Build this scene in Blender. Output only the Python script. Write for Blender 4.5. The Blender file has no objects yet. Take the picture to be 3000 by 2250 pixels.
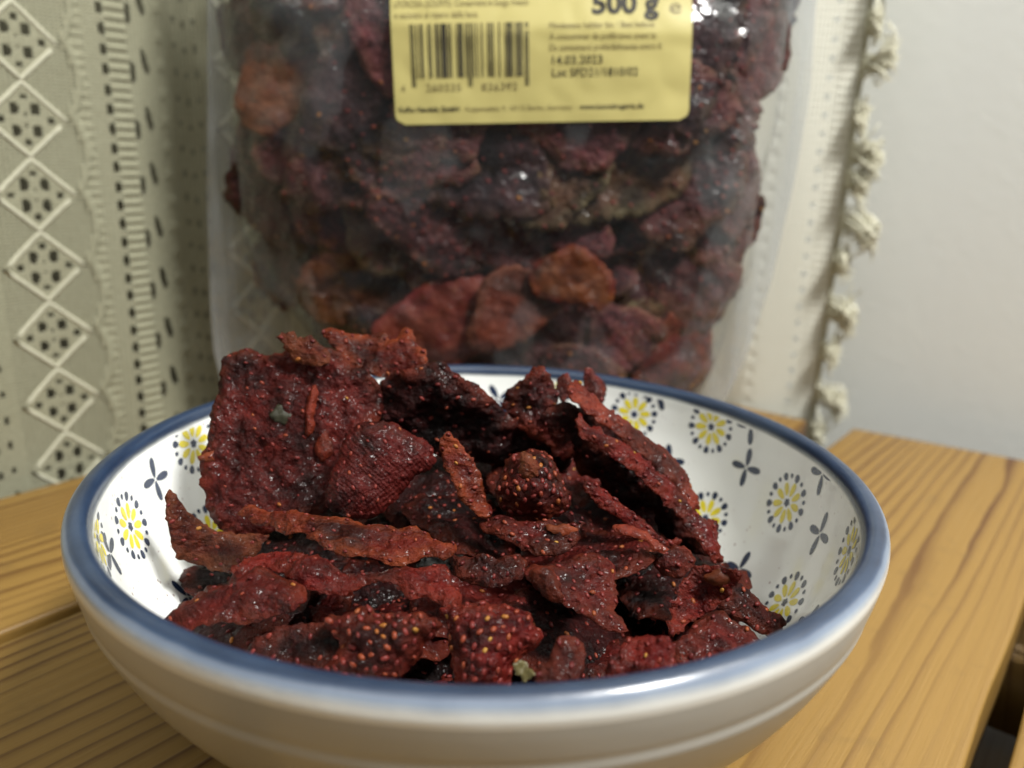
import bpy, bmesh, math, random
import numpy as np
from mathutils import Vector, Matrix, noise
from mathutils.geometry import delaunay_2d_cdt

scene = bpy.context.scene
COL = scene.collection
PI = math.pi
random.seed(7)

# ------------------------------------------------------------------ camera
cam_data = bpy.data.cameras.new('camera')
cam = bpy.data.objects.new('camera', cam_data)
COL.objects.link(cam)
scene.camera = cam
pitch, roll = math.radians(16.03), math.radians(-1.785)
fw = Vector((0, math.cos(pitch), -math.sin(pitch)))
up0 = Vector((0, math.sin(pitch), math.cos(pitch)))
rt0 = Vector((1, 0, 0))
rt = math.cos(roll) * rt0 - math.sin(roll) * up0
up = math.sin(roll) * rt0 + math.cos(roll) * up0
CAM_LOC = Vector((0.00504, -0.15137, 0.1142))
cam.matrix_world = Matrix(((rt.x, up.x, -fw.x, CAM_LOC.x), (rt.y, up.y, -fw.y, CAM_LOC.y), (rt.z, up.z, -fw.z, CAM_LOC.z), (0, 0, 0, 1)))
cam_data.sensor_fit = 'HORIZONTAL'
cam_data.sensor_width = 36.0
cam_data.lens = 36.0 * 2341 / 3000
cam_data.clip_start = 0.01
cam_data.clip_end = 20
cam_data.dof.use_dof = True
cam_data.dof.focus_distance = 0.143
cam_data.dof.aperture_fstop = 12.5

# ------------------------------------------------------------------ world and lamp
world = bpy.data.worlds.new('World')
scene.world = world
world.use_nodes = True
bg = world.node_tree.nodes['Background']
bg.inputs['Color'].default_value = (1.0, 0.985, 0.93, 1)
bg.inputs['Strength'].default_value = 0.13

lamp_data = bpy.data.lights.new('room_lamp', 'AREA')
lamp_data.shape = 'RECTANGLE'
lamp_data.size = 0.20
lamp_data.size_y = 0.14
lamp_data.energy = 14.5
lamp_data.color = (1.0, 0.99, 0.95)
lamp = bpy.data.objects.new('room_lamp', lamp_data)
COL.objects.link(lamp)
lamp.location = (0.43, -0.25, 0.79)
lamp.rotation_euler = (Vector((0, 0.05, 0.03)) - Vector(lamp.location)).to_track_quat('-Z', 'Y').to_euler()

fill_data = bpy.data.lights.new('ceiling_bounce_fill', 'AREA')  # added soft overhead fill, stands in for light bounced around the room
fill_data.shape = 'SQUARE'
fill_data.size = 1.3
fill_data.energy = 13.0
fill_data.color = (1.0, 0.99, 0.94)
fill = bpy.data.objects.new('ceiling_bounce_fill', fill_data)
COL.objects.link(fill)
fill.location = (-0.15, -0.45, 1.5)
fill.rotation_euler = (Vector((0, 0.05, 0.0)) - Vector(fill.location)).to_track_quat('-Z', 'Y').to_euler()

vs = scene.view_settings
vs.view_transform = 'Standard'
vs.look = 'None'
vs.exposure = 0.0
vs.gamma = 1.0
scene.cycles.use_denoising = True
scene.cycles.adaptive_threshold = 0.025
scene.cycles.max_bounces = 7
scene.cycles.transparent_max_bounces = 16
scene.cycles.sample_clamp_indirect = 6.0
scene.cycles.caustics_reflective = False
scene.cycles.caustics_refractive = False

# ------------------------------------------------------------------ helpers
def tag(o, label=None, cat=None, group=None, kind=None):
    if label: o['label'] = label
    if cat: o['category'] = cat
    if group: o['group'] = group
    if kind: o['kind'] = kind
    return o

def empty(name, loc=(0, 0, 0)):
    o = bpy.data.objects.new(name, None)
    o.empty_display_size = 0.01
    o.location = loc
    COL.objects.link(o)
    return o

def link_mesh(name, me, mats, parent=None, smooth=True):
    o = bpy.data.objects.new(name, me)
    COL.objects.link(o)
    if not isinstance(mats, (list, tuple)): mats = [mats]
    if not me.materials:
        for m in mats: me.materials.append(m)
    if smooth:
        me.polygons.foreach_set('use_smooth', [True] * len(me.polygons))
    if parent is not None: o.parent = parent
    return o

def mesh_from(name, verts, faces):
    me = bpy.data.meshes.new(name)
    me.from_pydata([tuple(map(float, v)) for v in verts], [], faces)
    me.update()
    return me

def set_attr(me, name, vals):
    a = me.attributes.new(name, 'FLOAT', 'POINT')
    a.data.foreach_set('value', np.asarray(vals, dtype=np.float32))

class NT:
    """small node-graph builder"""
    def __init__(self, name):
        self.m = bpy.data.materials.new(name)
        self.m.use_nodes = True
        self.t = self.m.node_tree
        self.b = self.t.nodes['Principled BSDF']
        self.out = self.t.nodes['Material Output']
    def n(self, typ, **kw):
        nd = self.t.nodes.new(typ)
        for k, v in kw.items():
            if k in nd.inputs.keys() or isinstance(k, int): self.i(nd.inputs[k], v)
            else: setattr(nd, k, v)
        return nd
    def i(self, sock, v):
        if isinstance(v, bpy.types.NodeSocket): self.t.links.new(v, sock)
        else: sock.default_value = v
    def set(self, **kw):
        for k, v in kw.items(): self.i(self.b.inputs[k.replace('_', ' ')], v)
    def coord(self, which='Object'):
        return self.n('ShaderNodeTexCoord').outputs[which]
    def mapping(self, vec, scale=(1, 1, 1), loc=(0, 0, 0)):
        nd = self.n('ShaderNodeMapping')
        self.i(nd.inputs['Vector'], vec); nd.inputs['Scale'].default_value = scale
        self.i(nd.inputs['Location'], loc)
        return nd.outputs['Vector']
    def noise(self, vec, scale, detail=4, rough=0.55, dist=0.0):
        nd = self.n('ShaderNodeTexNoise')
        self.i(nd.inputs['Vector'], vec); nd.inputs['Scale'].default_value = scale
        nd.inputs['Detail'].default_value = detail; nd.inputs['Roughness'].default_value = rough
        nd.inputs['Distortion'].default_value = dist
        return nd.outputs['Fac']
    def vor(self, vec, scale, feature='F1', rnd=1.0):
        nd = self.n('ShaderNodeTexVoronoi'); nd.feature = feature
        self.i(nd.inputs['Vector'], vec); nd.inputs['Scale'].default_value = scale
        nd.inputs['Randomness'].default_value = rnd
        return nd.outputs['Distance']
    def math(self, op, a, b=None, c=None, clamp=False):
        nd = self.n('ShaderNodeMath'); nd.operation = op; nd.use_clamp = clamp
        for k, v in enumerate((a, b, c)):
            if v is not None: self.i(nd.inputs[k], v)
        return nd.outputs[0]
    def ramp(self, fac, stops, interp='LINEAR'):
        nd = self.n('ShaderNodeValToRGB'); cr = nd.color_ramp; cr.interpolation = interp
        while len(cr.elements) > 1: cr.elements.remove(cr.elements[-1])
        for k, (p, c) in enumerate(stops):
            e = cr.elements[0] if k == 0 else cr.elements.new(p)
            e.position = p
            e.color = (c, c, c, 1) if isinstance(c, (int, float)) else (*c, 1)
        self.i(nd.inputs[0], fac)
        return nd.outputs[0]
    def mix(self, fac, a, b, blend='MIX'):
        nd = self.n('ShaderNodeMix'); nd.data_type = 'RGBA'; nd.blend_type = blend
        self.i(nd.inputs[0], fac)
        for s, v in ((nd.inputs[6], a), (nd.inputs[7], b)):
            if isinstance(v, tuple) and len(v) == 3: v = (*v, 1)
            self.i(s, v)
        return nd.outputs[2]
    def attr(self, name):
        return self.n('ShaderNodeAttribute', attribute_name=name).outputs['Fac']
    def bump(self, height, strength=0.5, dist=0.001, normal=None):
        nd = self.n('ShaderNodeBump'); nd.inputs['Strength'].default_value = strength
        nd.inputs['Distance'].default_value = dist
        self.i(nd.inputs['Height'], height)
        if normal is not None: self.i(nd.inputs['Normal'], normal)
        return nd.outputs[0]
    def rnd(self):
        return self.n('ShaderNodeObjectInfo').outputs['Random']

# ------------------------------------------------------------------ materials
def wood_mat():
    g = NT('pine_wood')
    co = g.coord()
    r = g.rnd()
    off = g.n('ShaderNodeCombineXYZ'); g.i(off.inputs[0], g.math('MULTIPLY', r, 3.7)); g.i(off.inputs[1], g.math('MULTIPLY', r, 0.61))
    v = g.n('ShaderNodeVectorMath'); v.operation = 'ADD'; g.i(v.inputs[0], co); g.i(v.inputs[1], off.outputs[0]); co = v.outputs[0]
    sep = g.n('ShaderNodeSeparateXYZ'); g.i(sep.inputs[0], co)
    wob = g.noise(g.mapping(co, (1.7, 15, 7)), 1.0, 2, 0.45)
    wob2 = g.noise(g.mapping(co, (16, 60, 30)), 1.0, 3, 0.5)
    spread = g.noise(g.mapping(co, (0.8, 20, 10)), 1.0, 1, 0.5)
    y = g.math('MULTIPLY', sep.outputs[1], 215)
    y = g.math('ADD', y, g.math('MULTIPLY', wob, 7.5))
    y = g.math('ADD', y, g.math('MULTIPLY', wob2, 0.8))
    y = g.math('ADD', y, g.math('MULTIPLY', spread, 11.0))
    ring = g.math('FRACT', y)
    late = g.ramp(ring, [(0, 0.0), (0.50, 0.04), (0.76, 0.5), (0.87, 1.0), (0.95, 0.85), (1.0, 0.0)])
    var = g.noise(g.mapping(co, (2.5, 34, 10)), 1.0, 2, 0.6)
    late = g.math('MULTIPLY', late, g.ramp(var, [(0.36, 0.12), (0.50, 0.7), (0.60, 1.0)]))
    fib = g.noise(g.mapping(co, (18, 1100, 400)), 1.0, 3, 0.6)
    base = g.mix(g.noise(g.mapping(co, (6, 18, 8)), 1.0, 3), (0.200, 0.113, 0.0245), (0.262, 0.152, 0.038))
    col = g.mix(late, base, (0.074, 0.024, 0.0035))
    col = g.mix(g.math('MULTIPLY', g.math('SUBTRACT', fib, 0.5), 0.5, clamp=True), col, (0.14, 0.08, 0.022))
    spots = g.ramp(g.noise(co, 75, 3, 0.6), [(0.60, 0.0), (0.74, 0.35)])
    col = g.mix(spots, col, (0.13, 0.075, 0.022))
    g.set(Base_Color=col, Roughness=g.ramp(fib, [(0.3, 0.34), (0.7, 0.52)]), Normal=g.bump(g.math('ADD', g.math('MULTIPLY', late, 0.6), fib), 0.25, 0.0006))
    return g.m
M_WOOD = wood_mat()

def wall_mat():
    g = NT('wall_paint')
    co = g.coord()
    f = g.noise(co, 6, 4)
    st = g.ramp(g.noise(g.mapping(co, (9, 9, 2.2)), 1.0, 5, 0.65), [(0.66, 0.0), (0.78, 0.35)])
    col = g.mix(f, (0.685, 0.70, 0.675), (0.725, 0.74, 0.715))
    col = g.mix(g.math('MULTIPLY', st, 0.4), col, (0.62, 0.60, 0.55))
    g.set(Base_Color=col, Roughness=0.75, Normal=g.bump(g.noise(co, 220, 3), 0.12, 0.001))
    return g.m
M_WALL = wall_mat()

def simple(name, col, rough=0.5, spec=0.5, nscale=0, nvar=0.15, bump=0.0, bdist=0.0005):
    g = NT(name)
    c = (*col, 1)
    if nscale:
        f = g.noise(g.coord(), nscale, 4)
        c = g.mix(f, tuple(x * (1 - nvar) for x in col), tuple(min(1, x * (1 + nvar)) for x in col))
        if bump: g.set(Normal=g.bump(f, bump, bdist))
    g.set(Base_Color=c, Roughness=rough)
    g.b.inputs['Specular IOR Level'].default_value = spec
    return g.m

def glaze_mat():
    g = NT('white_glaze')
    co = g.coord()
    c = g.mix(g.noise(co, 40, 3), (0.81, 0.825, 0.805), (0.86, 0.87, 0.85))
    # fine fruit dust and crumbs lying on the glaze
    d = g.vor(co, 520)
    mask = g.ramp(g.noise(co, 38, 2), [(0.40, 0.0), (0.58, 1.0)])
    sp = g.math('MULTIPLY', g.ramp(d, [(0.0, 1.0), (0.15, 0.95), (0.21, 0.0)]), mask)
    pick = g.ramp(g.noise(co, 410, 0), [(0.47, 0.0), (0.52, 1.0)])
    sp = g.math('MULTIPLY', sp, pick)
    c = g.mix(g.math('MULTIPLY', sp, 0.7), c, (0.20, 0.07, 0.06))
    g.set(Base_Color=c, Roughness=0.16, Normal=g.bump(g.noise(co, 55, 2), 0.05, 0.001))
    g.b.inputs['Coat Weight'].default_value = 0.4
    g.b.inputs['Coat Roughness'].default_value = 0.06
    return g.m
M_GLAZE = glaze_mat()

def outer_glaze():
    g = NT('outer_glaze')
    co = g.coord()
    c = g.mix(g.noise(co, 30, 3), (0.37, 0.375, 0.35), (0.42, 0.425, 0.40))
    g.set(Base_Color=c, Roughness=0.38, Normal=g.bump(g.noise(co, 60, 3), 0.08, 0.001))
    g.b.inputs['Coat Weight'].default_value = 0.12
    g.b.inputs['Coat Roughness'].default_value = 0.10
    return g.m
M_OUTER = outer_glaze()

def rim_mat():
    g = NT('blue_rim_glaze')
    co = g.coord()
    f = g.attr('band')
    f = g.math('ADD', f, g.math('MULTIPLY', g.math('SUBTRACT', g.noise(co, 120, 3), 0.5), 0.07))
    deep = g.mix(g.ramp(g.noise(g.mapping(co, (60, 60, 700)), 1.0, 3), [(0.35, 0.0), (0.7, 1.0)]), (0.010, 0.021, 0.048), (0.025, 0.045, 0.088))
    c = g.mix(g.ramp(f, [(0.0, 1.0), (0.05, 0.35), (0.10, 0.0), (0.58, 0.0), (0.69, 0.5), (0.80, 1.0)]), deep, (0.69, 0.71, 0.69))
    c = g.mix(g.ramp(f, [(0.54, 0.0), (0.66, 0.6), (0.75, 0.3), (0.83, 0.0)]), c, (0.085, 0.135, 0.235))
    g.set(Base_Color=c, Roughness=0.30, Normal=g.bump(g.noise(co, 110, 3), 0.14, 0.0008))
    g.b.inputs['Coat Weight'].default_value = 0.22
    g.b.inputs['Coat Roughness'].default_value = 0.07
    return g.m
M_RIM = rim_mat()
M_INK = simple('navy_glaze_print', (0.022, 0.034, 0.072), 0.2, 0.5, 300, 0.5)
M_YEL = simple('yellow_glaze_print', (0.72, 0.60, 0.035), 0.2, 0.5, 500, 0.25)

def flesh(name, dark, mid, lite, rim, rimw=0.5, gloss=0.36, weave=0.0, bump=0.8, fibre=0.0, kk=(0.40, 0.205, 0.17), coat=0.22):
    dark, mid, lite, rim = [(a[0] * kk[0], a[1] * kk[1], a[2] * kk[2]) for a in (dark, mid, lite, rim)]
    g = NT(name)
    co0 = g.coord()
    r = g.rnd()
    off = g.n('ShaderNodeCombineXYZ'); g.i(off.inputs[0], r); g.i(off.inputs[1], g.math('MULTIPLY', r, 7.3))
    v = g.n('ShaderNodeVectorMath'); v.operation = 'ADD'; g.i(v.inputs[0], co0); g.i(v.inputs[1], off.outputs[0]); co = v.outputs[0]
    n1 = g.noise(co, 150, 5, 0.62, 0.6)
    n2 = g.noise(co, 620, 4, 0.6)
    n3 = g.noise(co, 75, 3, 0.5)
    c = g.mix(g.ramp(n1, [(0.36, 0.0), (0.60, 1.0)]), dark, mid)
    c = g.mix(g.ramp(n2, [(0.50, 0.0), (0.72, 0.75)]), c, lite)
    c = g.mix(g.ramp(n3, [(0.48, 0.0), (0.62, 0.88)]), c, (0.30 * dark[0], 0.5 * dark[1], 0.45 * dark[2]))
    e = g.attr('edge')
    ef = g.math('MULTIPLY', g.ramp(e, [(0.0, 1.0), (0.10, 0.7), (0.32, 0.0)]), g.ramp(g.noise(co, 210, 3), [(0.36, 0.0), (0.62, 1.0)]))
    c = g.mix(g.math('MULTIPLY', ef, rimw), c, rim)
    h = g.math('ADD', g.math('MULTIPLY', n2, 0.8), g.math('MULTIPLY', g.vor(co, 760, 'SMOOTH_F1'), 0.9))
    h = g.math('ADD', h, g.math('MULTIPLY', g.noise(co, 1700, 3, 0.7), 0.55))
    if fibre:
        fb = g.noise(g.mapping(co, (120, 900, 500)), 1.0, 3, 0.6)
        h = g.math('ADD', h, g.math('MULTIPLY', fb, fibre))
        c = g.mix(g.ramp(fb, [(0.5, 0.0), (0.7, 0.28)]), c, rim)
    if weave:
        sp = g.n('ShaderNodeSeparateXYZ'); g.i(sp.inputs[0], co)
        wx = g.math('SINE', g.math('ADD', g.math('MULTIPLY', sp.outputs[0], 5200), g.math('MULTIPLY', n1, 16)))
        wy = g.math('SINE', g.math('ADD', g.math('MULTIPLY', sp.outputs[1], 6100), g.math('MULTIPLY', n3, 22)))
        w = g.math('MULTIPLY', g.math('MULTIPLY', wx, wy), weave)
        h = g.math('ADD', h, w)
    ro = g.ramp(n1, [(0.25, gloss - 0.10), (0.75, gloss + 0.22)])
    g.set(Base_Color=c, Roughness=ro, Normal=g.bump(h, bump, 0.0011))
    g.b.inputs['Specular IOR Level'].default_value = 0.10
    g.b.inputs['Coat Roughness'].default_value = 0.15
    g.i(g.b.inputs['Coat Weight'], g.ramp(g.noise(co, 130, 3), [(0.42, 0.04), (0.62, coat)]))
    g.i(g.b.inputs['Coat Normal'], g.bump(g.math('ADD', g.noise(co, 520, 2), g.math('MULTIPLY', g.vor(co, 700, 'SMOOTH_F1'), 0.8)), 0.75, 0.0014))
    return g.m
M_FLESH = {
 'maroon': flesh('maroon_flesh', (0.052, 0.009, 0.010), (0.155, 0.026, 0.022), (0.24, 0.055, 0.045), (0.26, 0.085, 0.035), 0.55, 0.46, 0.0, 0.8),
 'woven': flesh('imprinted_flesh', (0.045, 0.009, 0.011), (0.14, 0.024, 0.024), (0.21, 0.055, 0.05), (0.20, 0.045, 0.035), 0.4, 0.40, 0.10, 0.7),
 'orange': flesh('orange_red_flesh', (0.075, 0.011, 0.010), (0.175, 0.028, 0.020), (0.27, 0.065, 0.04), (0.42, 0.16, 0.06), 0.85, 0.34, 0.0, 0.75, 0.8),
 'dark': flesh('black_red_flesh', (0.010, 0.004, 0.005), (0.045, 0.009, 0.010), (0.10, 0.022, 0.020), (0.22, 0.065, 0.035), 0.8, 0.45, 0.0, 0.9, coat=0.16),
 'tan': flesh('tan_flesh', (0.22, 0.075, 0.035), (0.36, 0.14, 0.065), (0.44, 0.20, 0.10), (0.40, 0.20, 0.10), 0.6, 0.42, 0.0, 0.35),
 'crimson': flesh('crimson_flesh', (0.055, 0.006, 0.009), (0.20, 0.022, 0.022), (0.33, 0.06, 0.05), (0.36, 0.11, 0.07), 0.6, 0.28, 0.0, 0.9),
 'salmon': flesh('salmon_flesh', (0.12, 0.022, 0.018), (0.33, 0.09, 0.055), (0.47, 0.18, 0.12), (0.36, 0.12, 0.06), 0.6, 0.34, 0.0, 0.7),
 'brown': flesh('brown_flesh', (0.05, 0.012, 0.009), (0.15, 0.038, 0.022), (0.24, 0.08, 0.045), (0.30, 0.17, 0.08), 0.8, 0.40, 0.0, 0.8, 0.6),
}
def seed_mat():
    g = NT('achene_seed')
    t = g.attr('tint')
    c = g.ramp(t, [(0.0, (0.06, 0.007, 0.007)), (0.45, (0.12, 0.017, 0.014)), (0.72, (0.17, 0.034, 0.014)), (0.88, (0.22, 0.075, 0.016)), (1.0, (0.28, 0.15, 0.028))])
    g.set(Base_Color=c, Roughness=0.42)
    g.b.inputs['Specular IOR Level'].default_value = 0.2
    return g.m
M_SEED = seed_mat()
M_LEAF = simple('dried_green_leaf', (0.018, 0.017, 0.007), 0.55, 0.4, 420, 0.5, 0.6)
M_LEAFP = simple('pale_dried_sepal', (0.085, 0.07, 0.026), 0.5, 0.4, 420, 0.45, 0.6)

# ------------------------------------------------------------------ setting: wall, window, floor
T = Vector((0.6225, 0.7826, 0)); T.normalize()        # along the planks
N = Vector((-T.y, T.x, 0))                             # across the planks
def TN(t, n, z=0.0): return T * t + N * n + Vector((0, 0, z))

def quad_wall(name, a, b, z0, z1, mat, thick, nrm):
    """upright slab from plan point a to b"""
    vs_ = []
    for d in (0, thick):
        for p, z in ((a, z0), (b, z0), (b, z1), (a, z1)):
            q = p + nrm * d; vs_.append((q.x, q.y, z))
    fs = [(0, 1, 2, 3), (7, 6, 5, 4), (0, 4, 5, 1), (1, 5, 6, 2), (2, 6, 7, 3), (3, 7, 4, 0)]
    o = link_mesh(name, mesh_from(name, vs_, fs), mat, smooth=False)
    return tag(o, kind='structure')
quad_wall('wall', TN(0.292, -1.4), TN(0.292, 0.262), -0.45, 1.7, M_WALL, 0.05, T)
M_PANE = simple('dark_window_pane', (0.17, 0.165, 0.12), 0.12, 0.4, 5, 0.3)
quad_wall('window_pane', TN(-1.0, 0.262), TN(0.292, 0.262), -0.45, 1.7, M_PANE, 0.012, N)
me = mesh_from('floor', [(-2.5, -2.5, -0.45), (2.5, -2.5, -0.45), (2.5, 2.5, -0.45), (-2.5, 2.5, -0.45)], [(0, 1, 2, 3)])
tag(link_mesh('floor', me, simple('dark_floor', (0.10, 0.06, 0.035), 0.5, 0.4, 6, 0.3), smooth=False), kind='structure')

# ------------------------------------------------------------------ slatted bench
bench = tag(empty('slatted_bench', TN(0, 0, -0.44)), 'pale pine slatted bench top carrying the bowl and the bag', 'bench')
ang = math.atan2(T.y, T.x)
def plank(t0, t1, n0, n1, th=0.019, skew=0.0, ztop=0.0):
    me = bpy.data.meshes.new('plank')
    bm = bmesh.new()
    L, W = t1 - t0, abs(n1 - n0)
    bmesh.ops.create_cube(bm, size=1.0)
    for v in bm.verts: v.co = Vector((v.co.x * L, v.co.y * W, v.co.z * th))
    bmesh.ops.bevel(bm, geom=bm.edges[:], offset=0.0014, segments=3, profile=0.6, affect='EDGES')
    bmesh.ops.subdivide_edges(bm, edges=[e for e in bm.edges if e.calc_length() > 0.2], cuts=60, use_grid_fill=True)
    for v in bm.verts:
        if v.co.x > L * 0.4: v.co.x += skew * v.co.y
        # hand-worn edges: slight waviness
        w = noise.noise(Vector((v.co.x * 30 + n0 * 50, 0.3 if v.co.y > 0 else 7.7, 0))) * 0.0005
        v.co.y += w
    bm.to_mesh(me); bm.free()
    o = link_mesh('plank', me, M_WOOD, bench)
    c = TN((t0 + t1) / 2, (n0 + n1) / 2, ztop - th / 2)
    o.location = c - Vector(bench.location)
    o.rotation_euler = (0, 0, ang)
    return o
plank(-0.42, 0.2480, 0.101, 0.1838)
plank(-0.42, 0.2455, 0.0136, 0.0965)
plank(-0.42, 0.2545, -0.0055, -0.0878, skew=-0.12)
plank(-0.42, 0.2545, -0.0945, -0.177, ztop=-0.001)
me = bpy.data.meshes.new('long_rail'); bm = bmesh.new()
bmesh.ops.create_cube(bm, size=1.0)
for v in bm.verts: v.co = Vector((v.co.x * 0.62, v.co.y * 0.06, v.co.z * 0.02))
bmesh.ops.bevel(bm, geom=bm.edges[:], offset=0.002, segments=2, affect='EDGES')
bm.to_mesh(me); bm.free()
o = link_mesh('long_rail', me, M_WOOD, bench)
o.location = TN(-0.08, -0.105, -0.066) - Vector(bench.location); o.rotation_euler = (0, 0, ang)
for t_ in (-0.30, 0.16):
    me = bpy.data.meshes.new('cross_rail'); bm = bmesh.new()
    bmesh.ops.create_cube(bm, size=1.0)
    for v in bm.verts: v.co = Vector((v.co.x * 0.045, v.co.y * 0.36, v.co.z * 0.03))
    bmesh.ops.bevel(bm, geom=bm.edges[:], offset=0.002, segments=2, affect='EDGES')
    bm.to_mesh(me); bm.free()
    o = link_mesh('cross_rail', me, M_WOOD, bench)
    o.location = TN(t_, 0.003, -0.0345) - Vector(bench.location); o.rotation_euler = (0, 0, ang)
    for n_ in (-0.15, 0.155):
        me = bpy.data.meshes.new('leg'); bm = bmesh.new()
        bmesh.ops.create_cube(bm, size=1.0)
        for v in bm.verts: v.co = Vector((v.co.x * 0.04, v.co.y * 0.04, v.co.z * 0.40))
        bmesh.ops.bevel(bm, geom=bm.edges[:], offset=0.003, segments=2, affect='EDGES')
        bm.to_mesh(me); bm.free()
        o = link_mesh('leg', me, M_WOOD, bench)
        o.location = TN(t_, n_, -0.2499) - Vector(bench.location); o.rotation_euler = (0, 0, ang)

# ------------------------------------------------------------------ bowl
def catmull(pts, per=8):
    P = [np.array(p, float) for p in pts]
    P = [2 * P[0] - P[1]] + P + [2 * P[-1] - P[-2]]
    out = []
    for i in range(1, len(P) - 2):
        for k in range(per):
            t = k / per
            p0, p1, p2, p3 = P[i - 1], P[i], P[i + 1], P[i + 2]
            out.append(0.5 * ((2 * p1) + (-p0 + p2) * t + (2 * p0 - 5 * p1 + 4 * p2 - p3) * t * t + (-p0 + 3 * p1 - 3 * p2 + p3) * t ** 3))
    out.append(P[-2])
    return np.array(out)
OUT = [(0.0005, .004), (.026, .004), (.0295, .002), (.031, 0.0), (.034, 0.0), (.0355, .003), (.038, .0065), (.045, .0115), (.054, .018), (.060, .0225), (.0655, .028), (.0695, .0342),
       (.0718, .0388), (.0731, .0418), (.0737, .0434), (.07385, .0449), (.0743, .0464), (.0749, .0490), (.0753, .0512)]
RIM = [(.0753, .0512), (.07545, .0524), (.0752, .0539), (.0742, .0549), (.0730, .0552), (.0718, .0548), (.0711, .0538), (.0708, .0524)]
INN = [(.0708, .0524), (.0703, .049), (.069, .043), (.0665, .036), (.063, .029), (.057, .021), (.049, .0145), (.038, .010), (.02, .0075), (0.0005, .007)]
P_OUT, P_RIM, P_INN = catmull(OUT, 6), catmull(RIM, 6), catmull(INN, 10)

def rin(z):
    """inside radius of the bowl at height z"""
    pr = P_INN[::-1]
    return np.interp(z, pr[:, 1], pr[:, 0])

def lathe(name, prof, segs=200, attr=None):
    vs_, fs, at = [], [], []
    m = len(prof)
    dl = np.concatenate([[0], np.cumsum(np.hypot(*np.diff(prof, axis=0).T))]); dl /= dl[-1]
    for k in range(segs):
        th = 2 * PI * k / segs
        wob = 1 + 0.0016 * math.sin(2 * th + 0.7) + 0.0008 * math.sin(5 * th)
        for j, (r, z) in enumerate(prof):
            vs_.append((r * wob * math.cos(th), r * wob * math.sin(th), z)); at.append(1 - dl[j])
    for k in range(segs):
        k2 = (k + 1) % segs
        for j in range(m - 1):
            fs.append((k * m + j, k2 * m + j, k2 * m + j + 1, k * m + j + 1))
    me = mesh_from(name, vs_, fs)
    if attr: set_attr(me, attr, at)
    return me
bowl = tag(empty('bowl', (0, 0, 0.0)), 'white porcelain bowl with blue rim and yellow flower print holding dried strawberries', 'bowl')
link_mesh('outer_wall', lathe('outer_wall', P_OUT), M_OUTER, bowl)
link_mesh('rim', lathe('rim', P_RIM, attr='band'), M_RIM, bowl)
link_mesh('inner_wall', lathe('inner_wall', P_INN), M_GLAZE, bowl)

# printed motifs lie on the inside glaze as thin flat prints
ARC = np.concatenate([[0], np.cumsum(np.hypot(*np.diff(P_INN, axis=0).T))])
def on_inner(th, s, lift=0.00007):
    r = np.interp(s, ARC, P_INN[:, 0]); z = np.interp(s, ARC, P_INN[:, 1])
    ds = 0.0005
    r2 = np.interp(s + ds, ARC, P_INN[:, 0]); z2 = np.interp(s + ds, ARC, P_INN[:, 1])
    tr, tz = (r2 - r) / ds, (z2 - z) / ds
    nr, nz = tz, -tr                    # towards the axis and up
    wob = 1 + 0.0016 * math.sin(2 * th + 0.7) + 0.0008 * math.sin(5 * th)
    rr = r * wob + nr * lift; zz = z + nz * lift
    return (rr * math.cos(th), rr * math.sin(th), zz)

def motif(name, th0, s0, shapes, rot=0.0):
    """shapes: list of (cx, cy, length, width, angle, material index) in metres around the centre"""
    vs_, fs, mi = [], [], []
    R0 = float(np.interp(max(s0, 0), ARC, P_INN[:, 0]))
    for (cx, cy, L, W, a, m) in shapes:
        ring = 14
        pts = []
        jit = random.uniform(-0.06, 0.06)
        for k in range(ring):
            q = 2 * PI * k / ring
            ex = math.cos(q) * L / 2; ey = math.sin(q) * W / 2 * (1 + 0.22 * math.cos(q + jit))
            x = cx + ex * math.cos(a + jit) - ey * math.sin(a + jit); y = cy + ex * math.sin(a + jit) + ey * math.cos(a + jit)
            x, y = x * math.cos(rot) - y * math.sin(rot), x * math.sin(rot) + y * math.cos(rot)
            pts.append((x, y))
        ss = [s0 - y for x, y in pts]
        if max(ss) < 0.0008: continue
        base = len(vs_)
        for (x, y), s in zip(pts, ss):
            vs_.append(on_inner(th0 - x / R0, max(s, 0.0004)))
        mx = sum(p[0] for p in pts) / ring; my = sum(p[1] for p in pts) / ring
        vs_.append(on_inner(th0 - mx / R0, max(s0 - my, 0.0004)))
        for k in range(ring):
            fs.append((base + k, base + (k + 1) % ring, base + ring)); mi.append(m)
    if not fs: return None
    me = mesh_from(name, vs_, fs)
    me.materials.append(M_INK); me.materials.append(M_YEL)
    me.polygons.foreach_set('material_index', mi)
    bm = bmesh.new(); bm.from_mesh(me)
    bmesh.ops.recalc_face_normals(bm, faces=bm.faces); bm.to_mesh(me); bm.free()
    return link_mesh(name, me, [M_INK, M_YEL], bowl, smooth=False)

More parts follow.
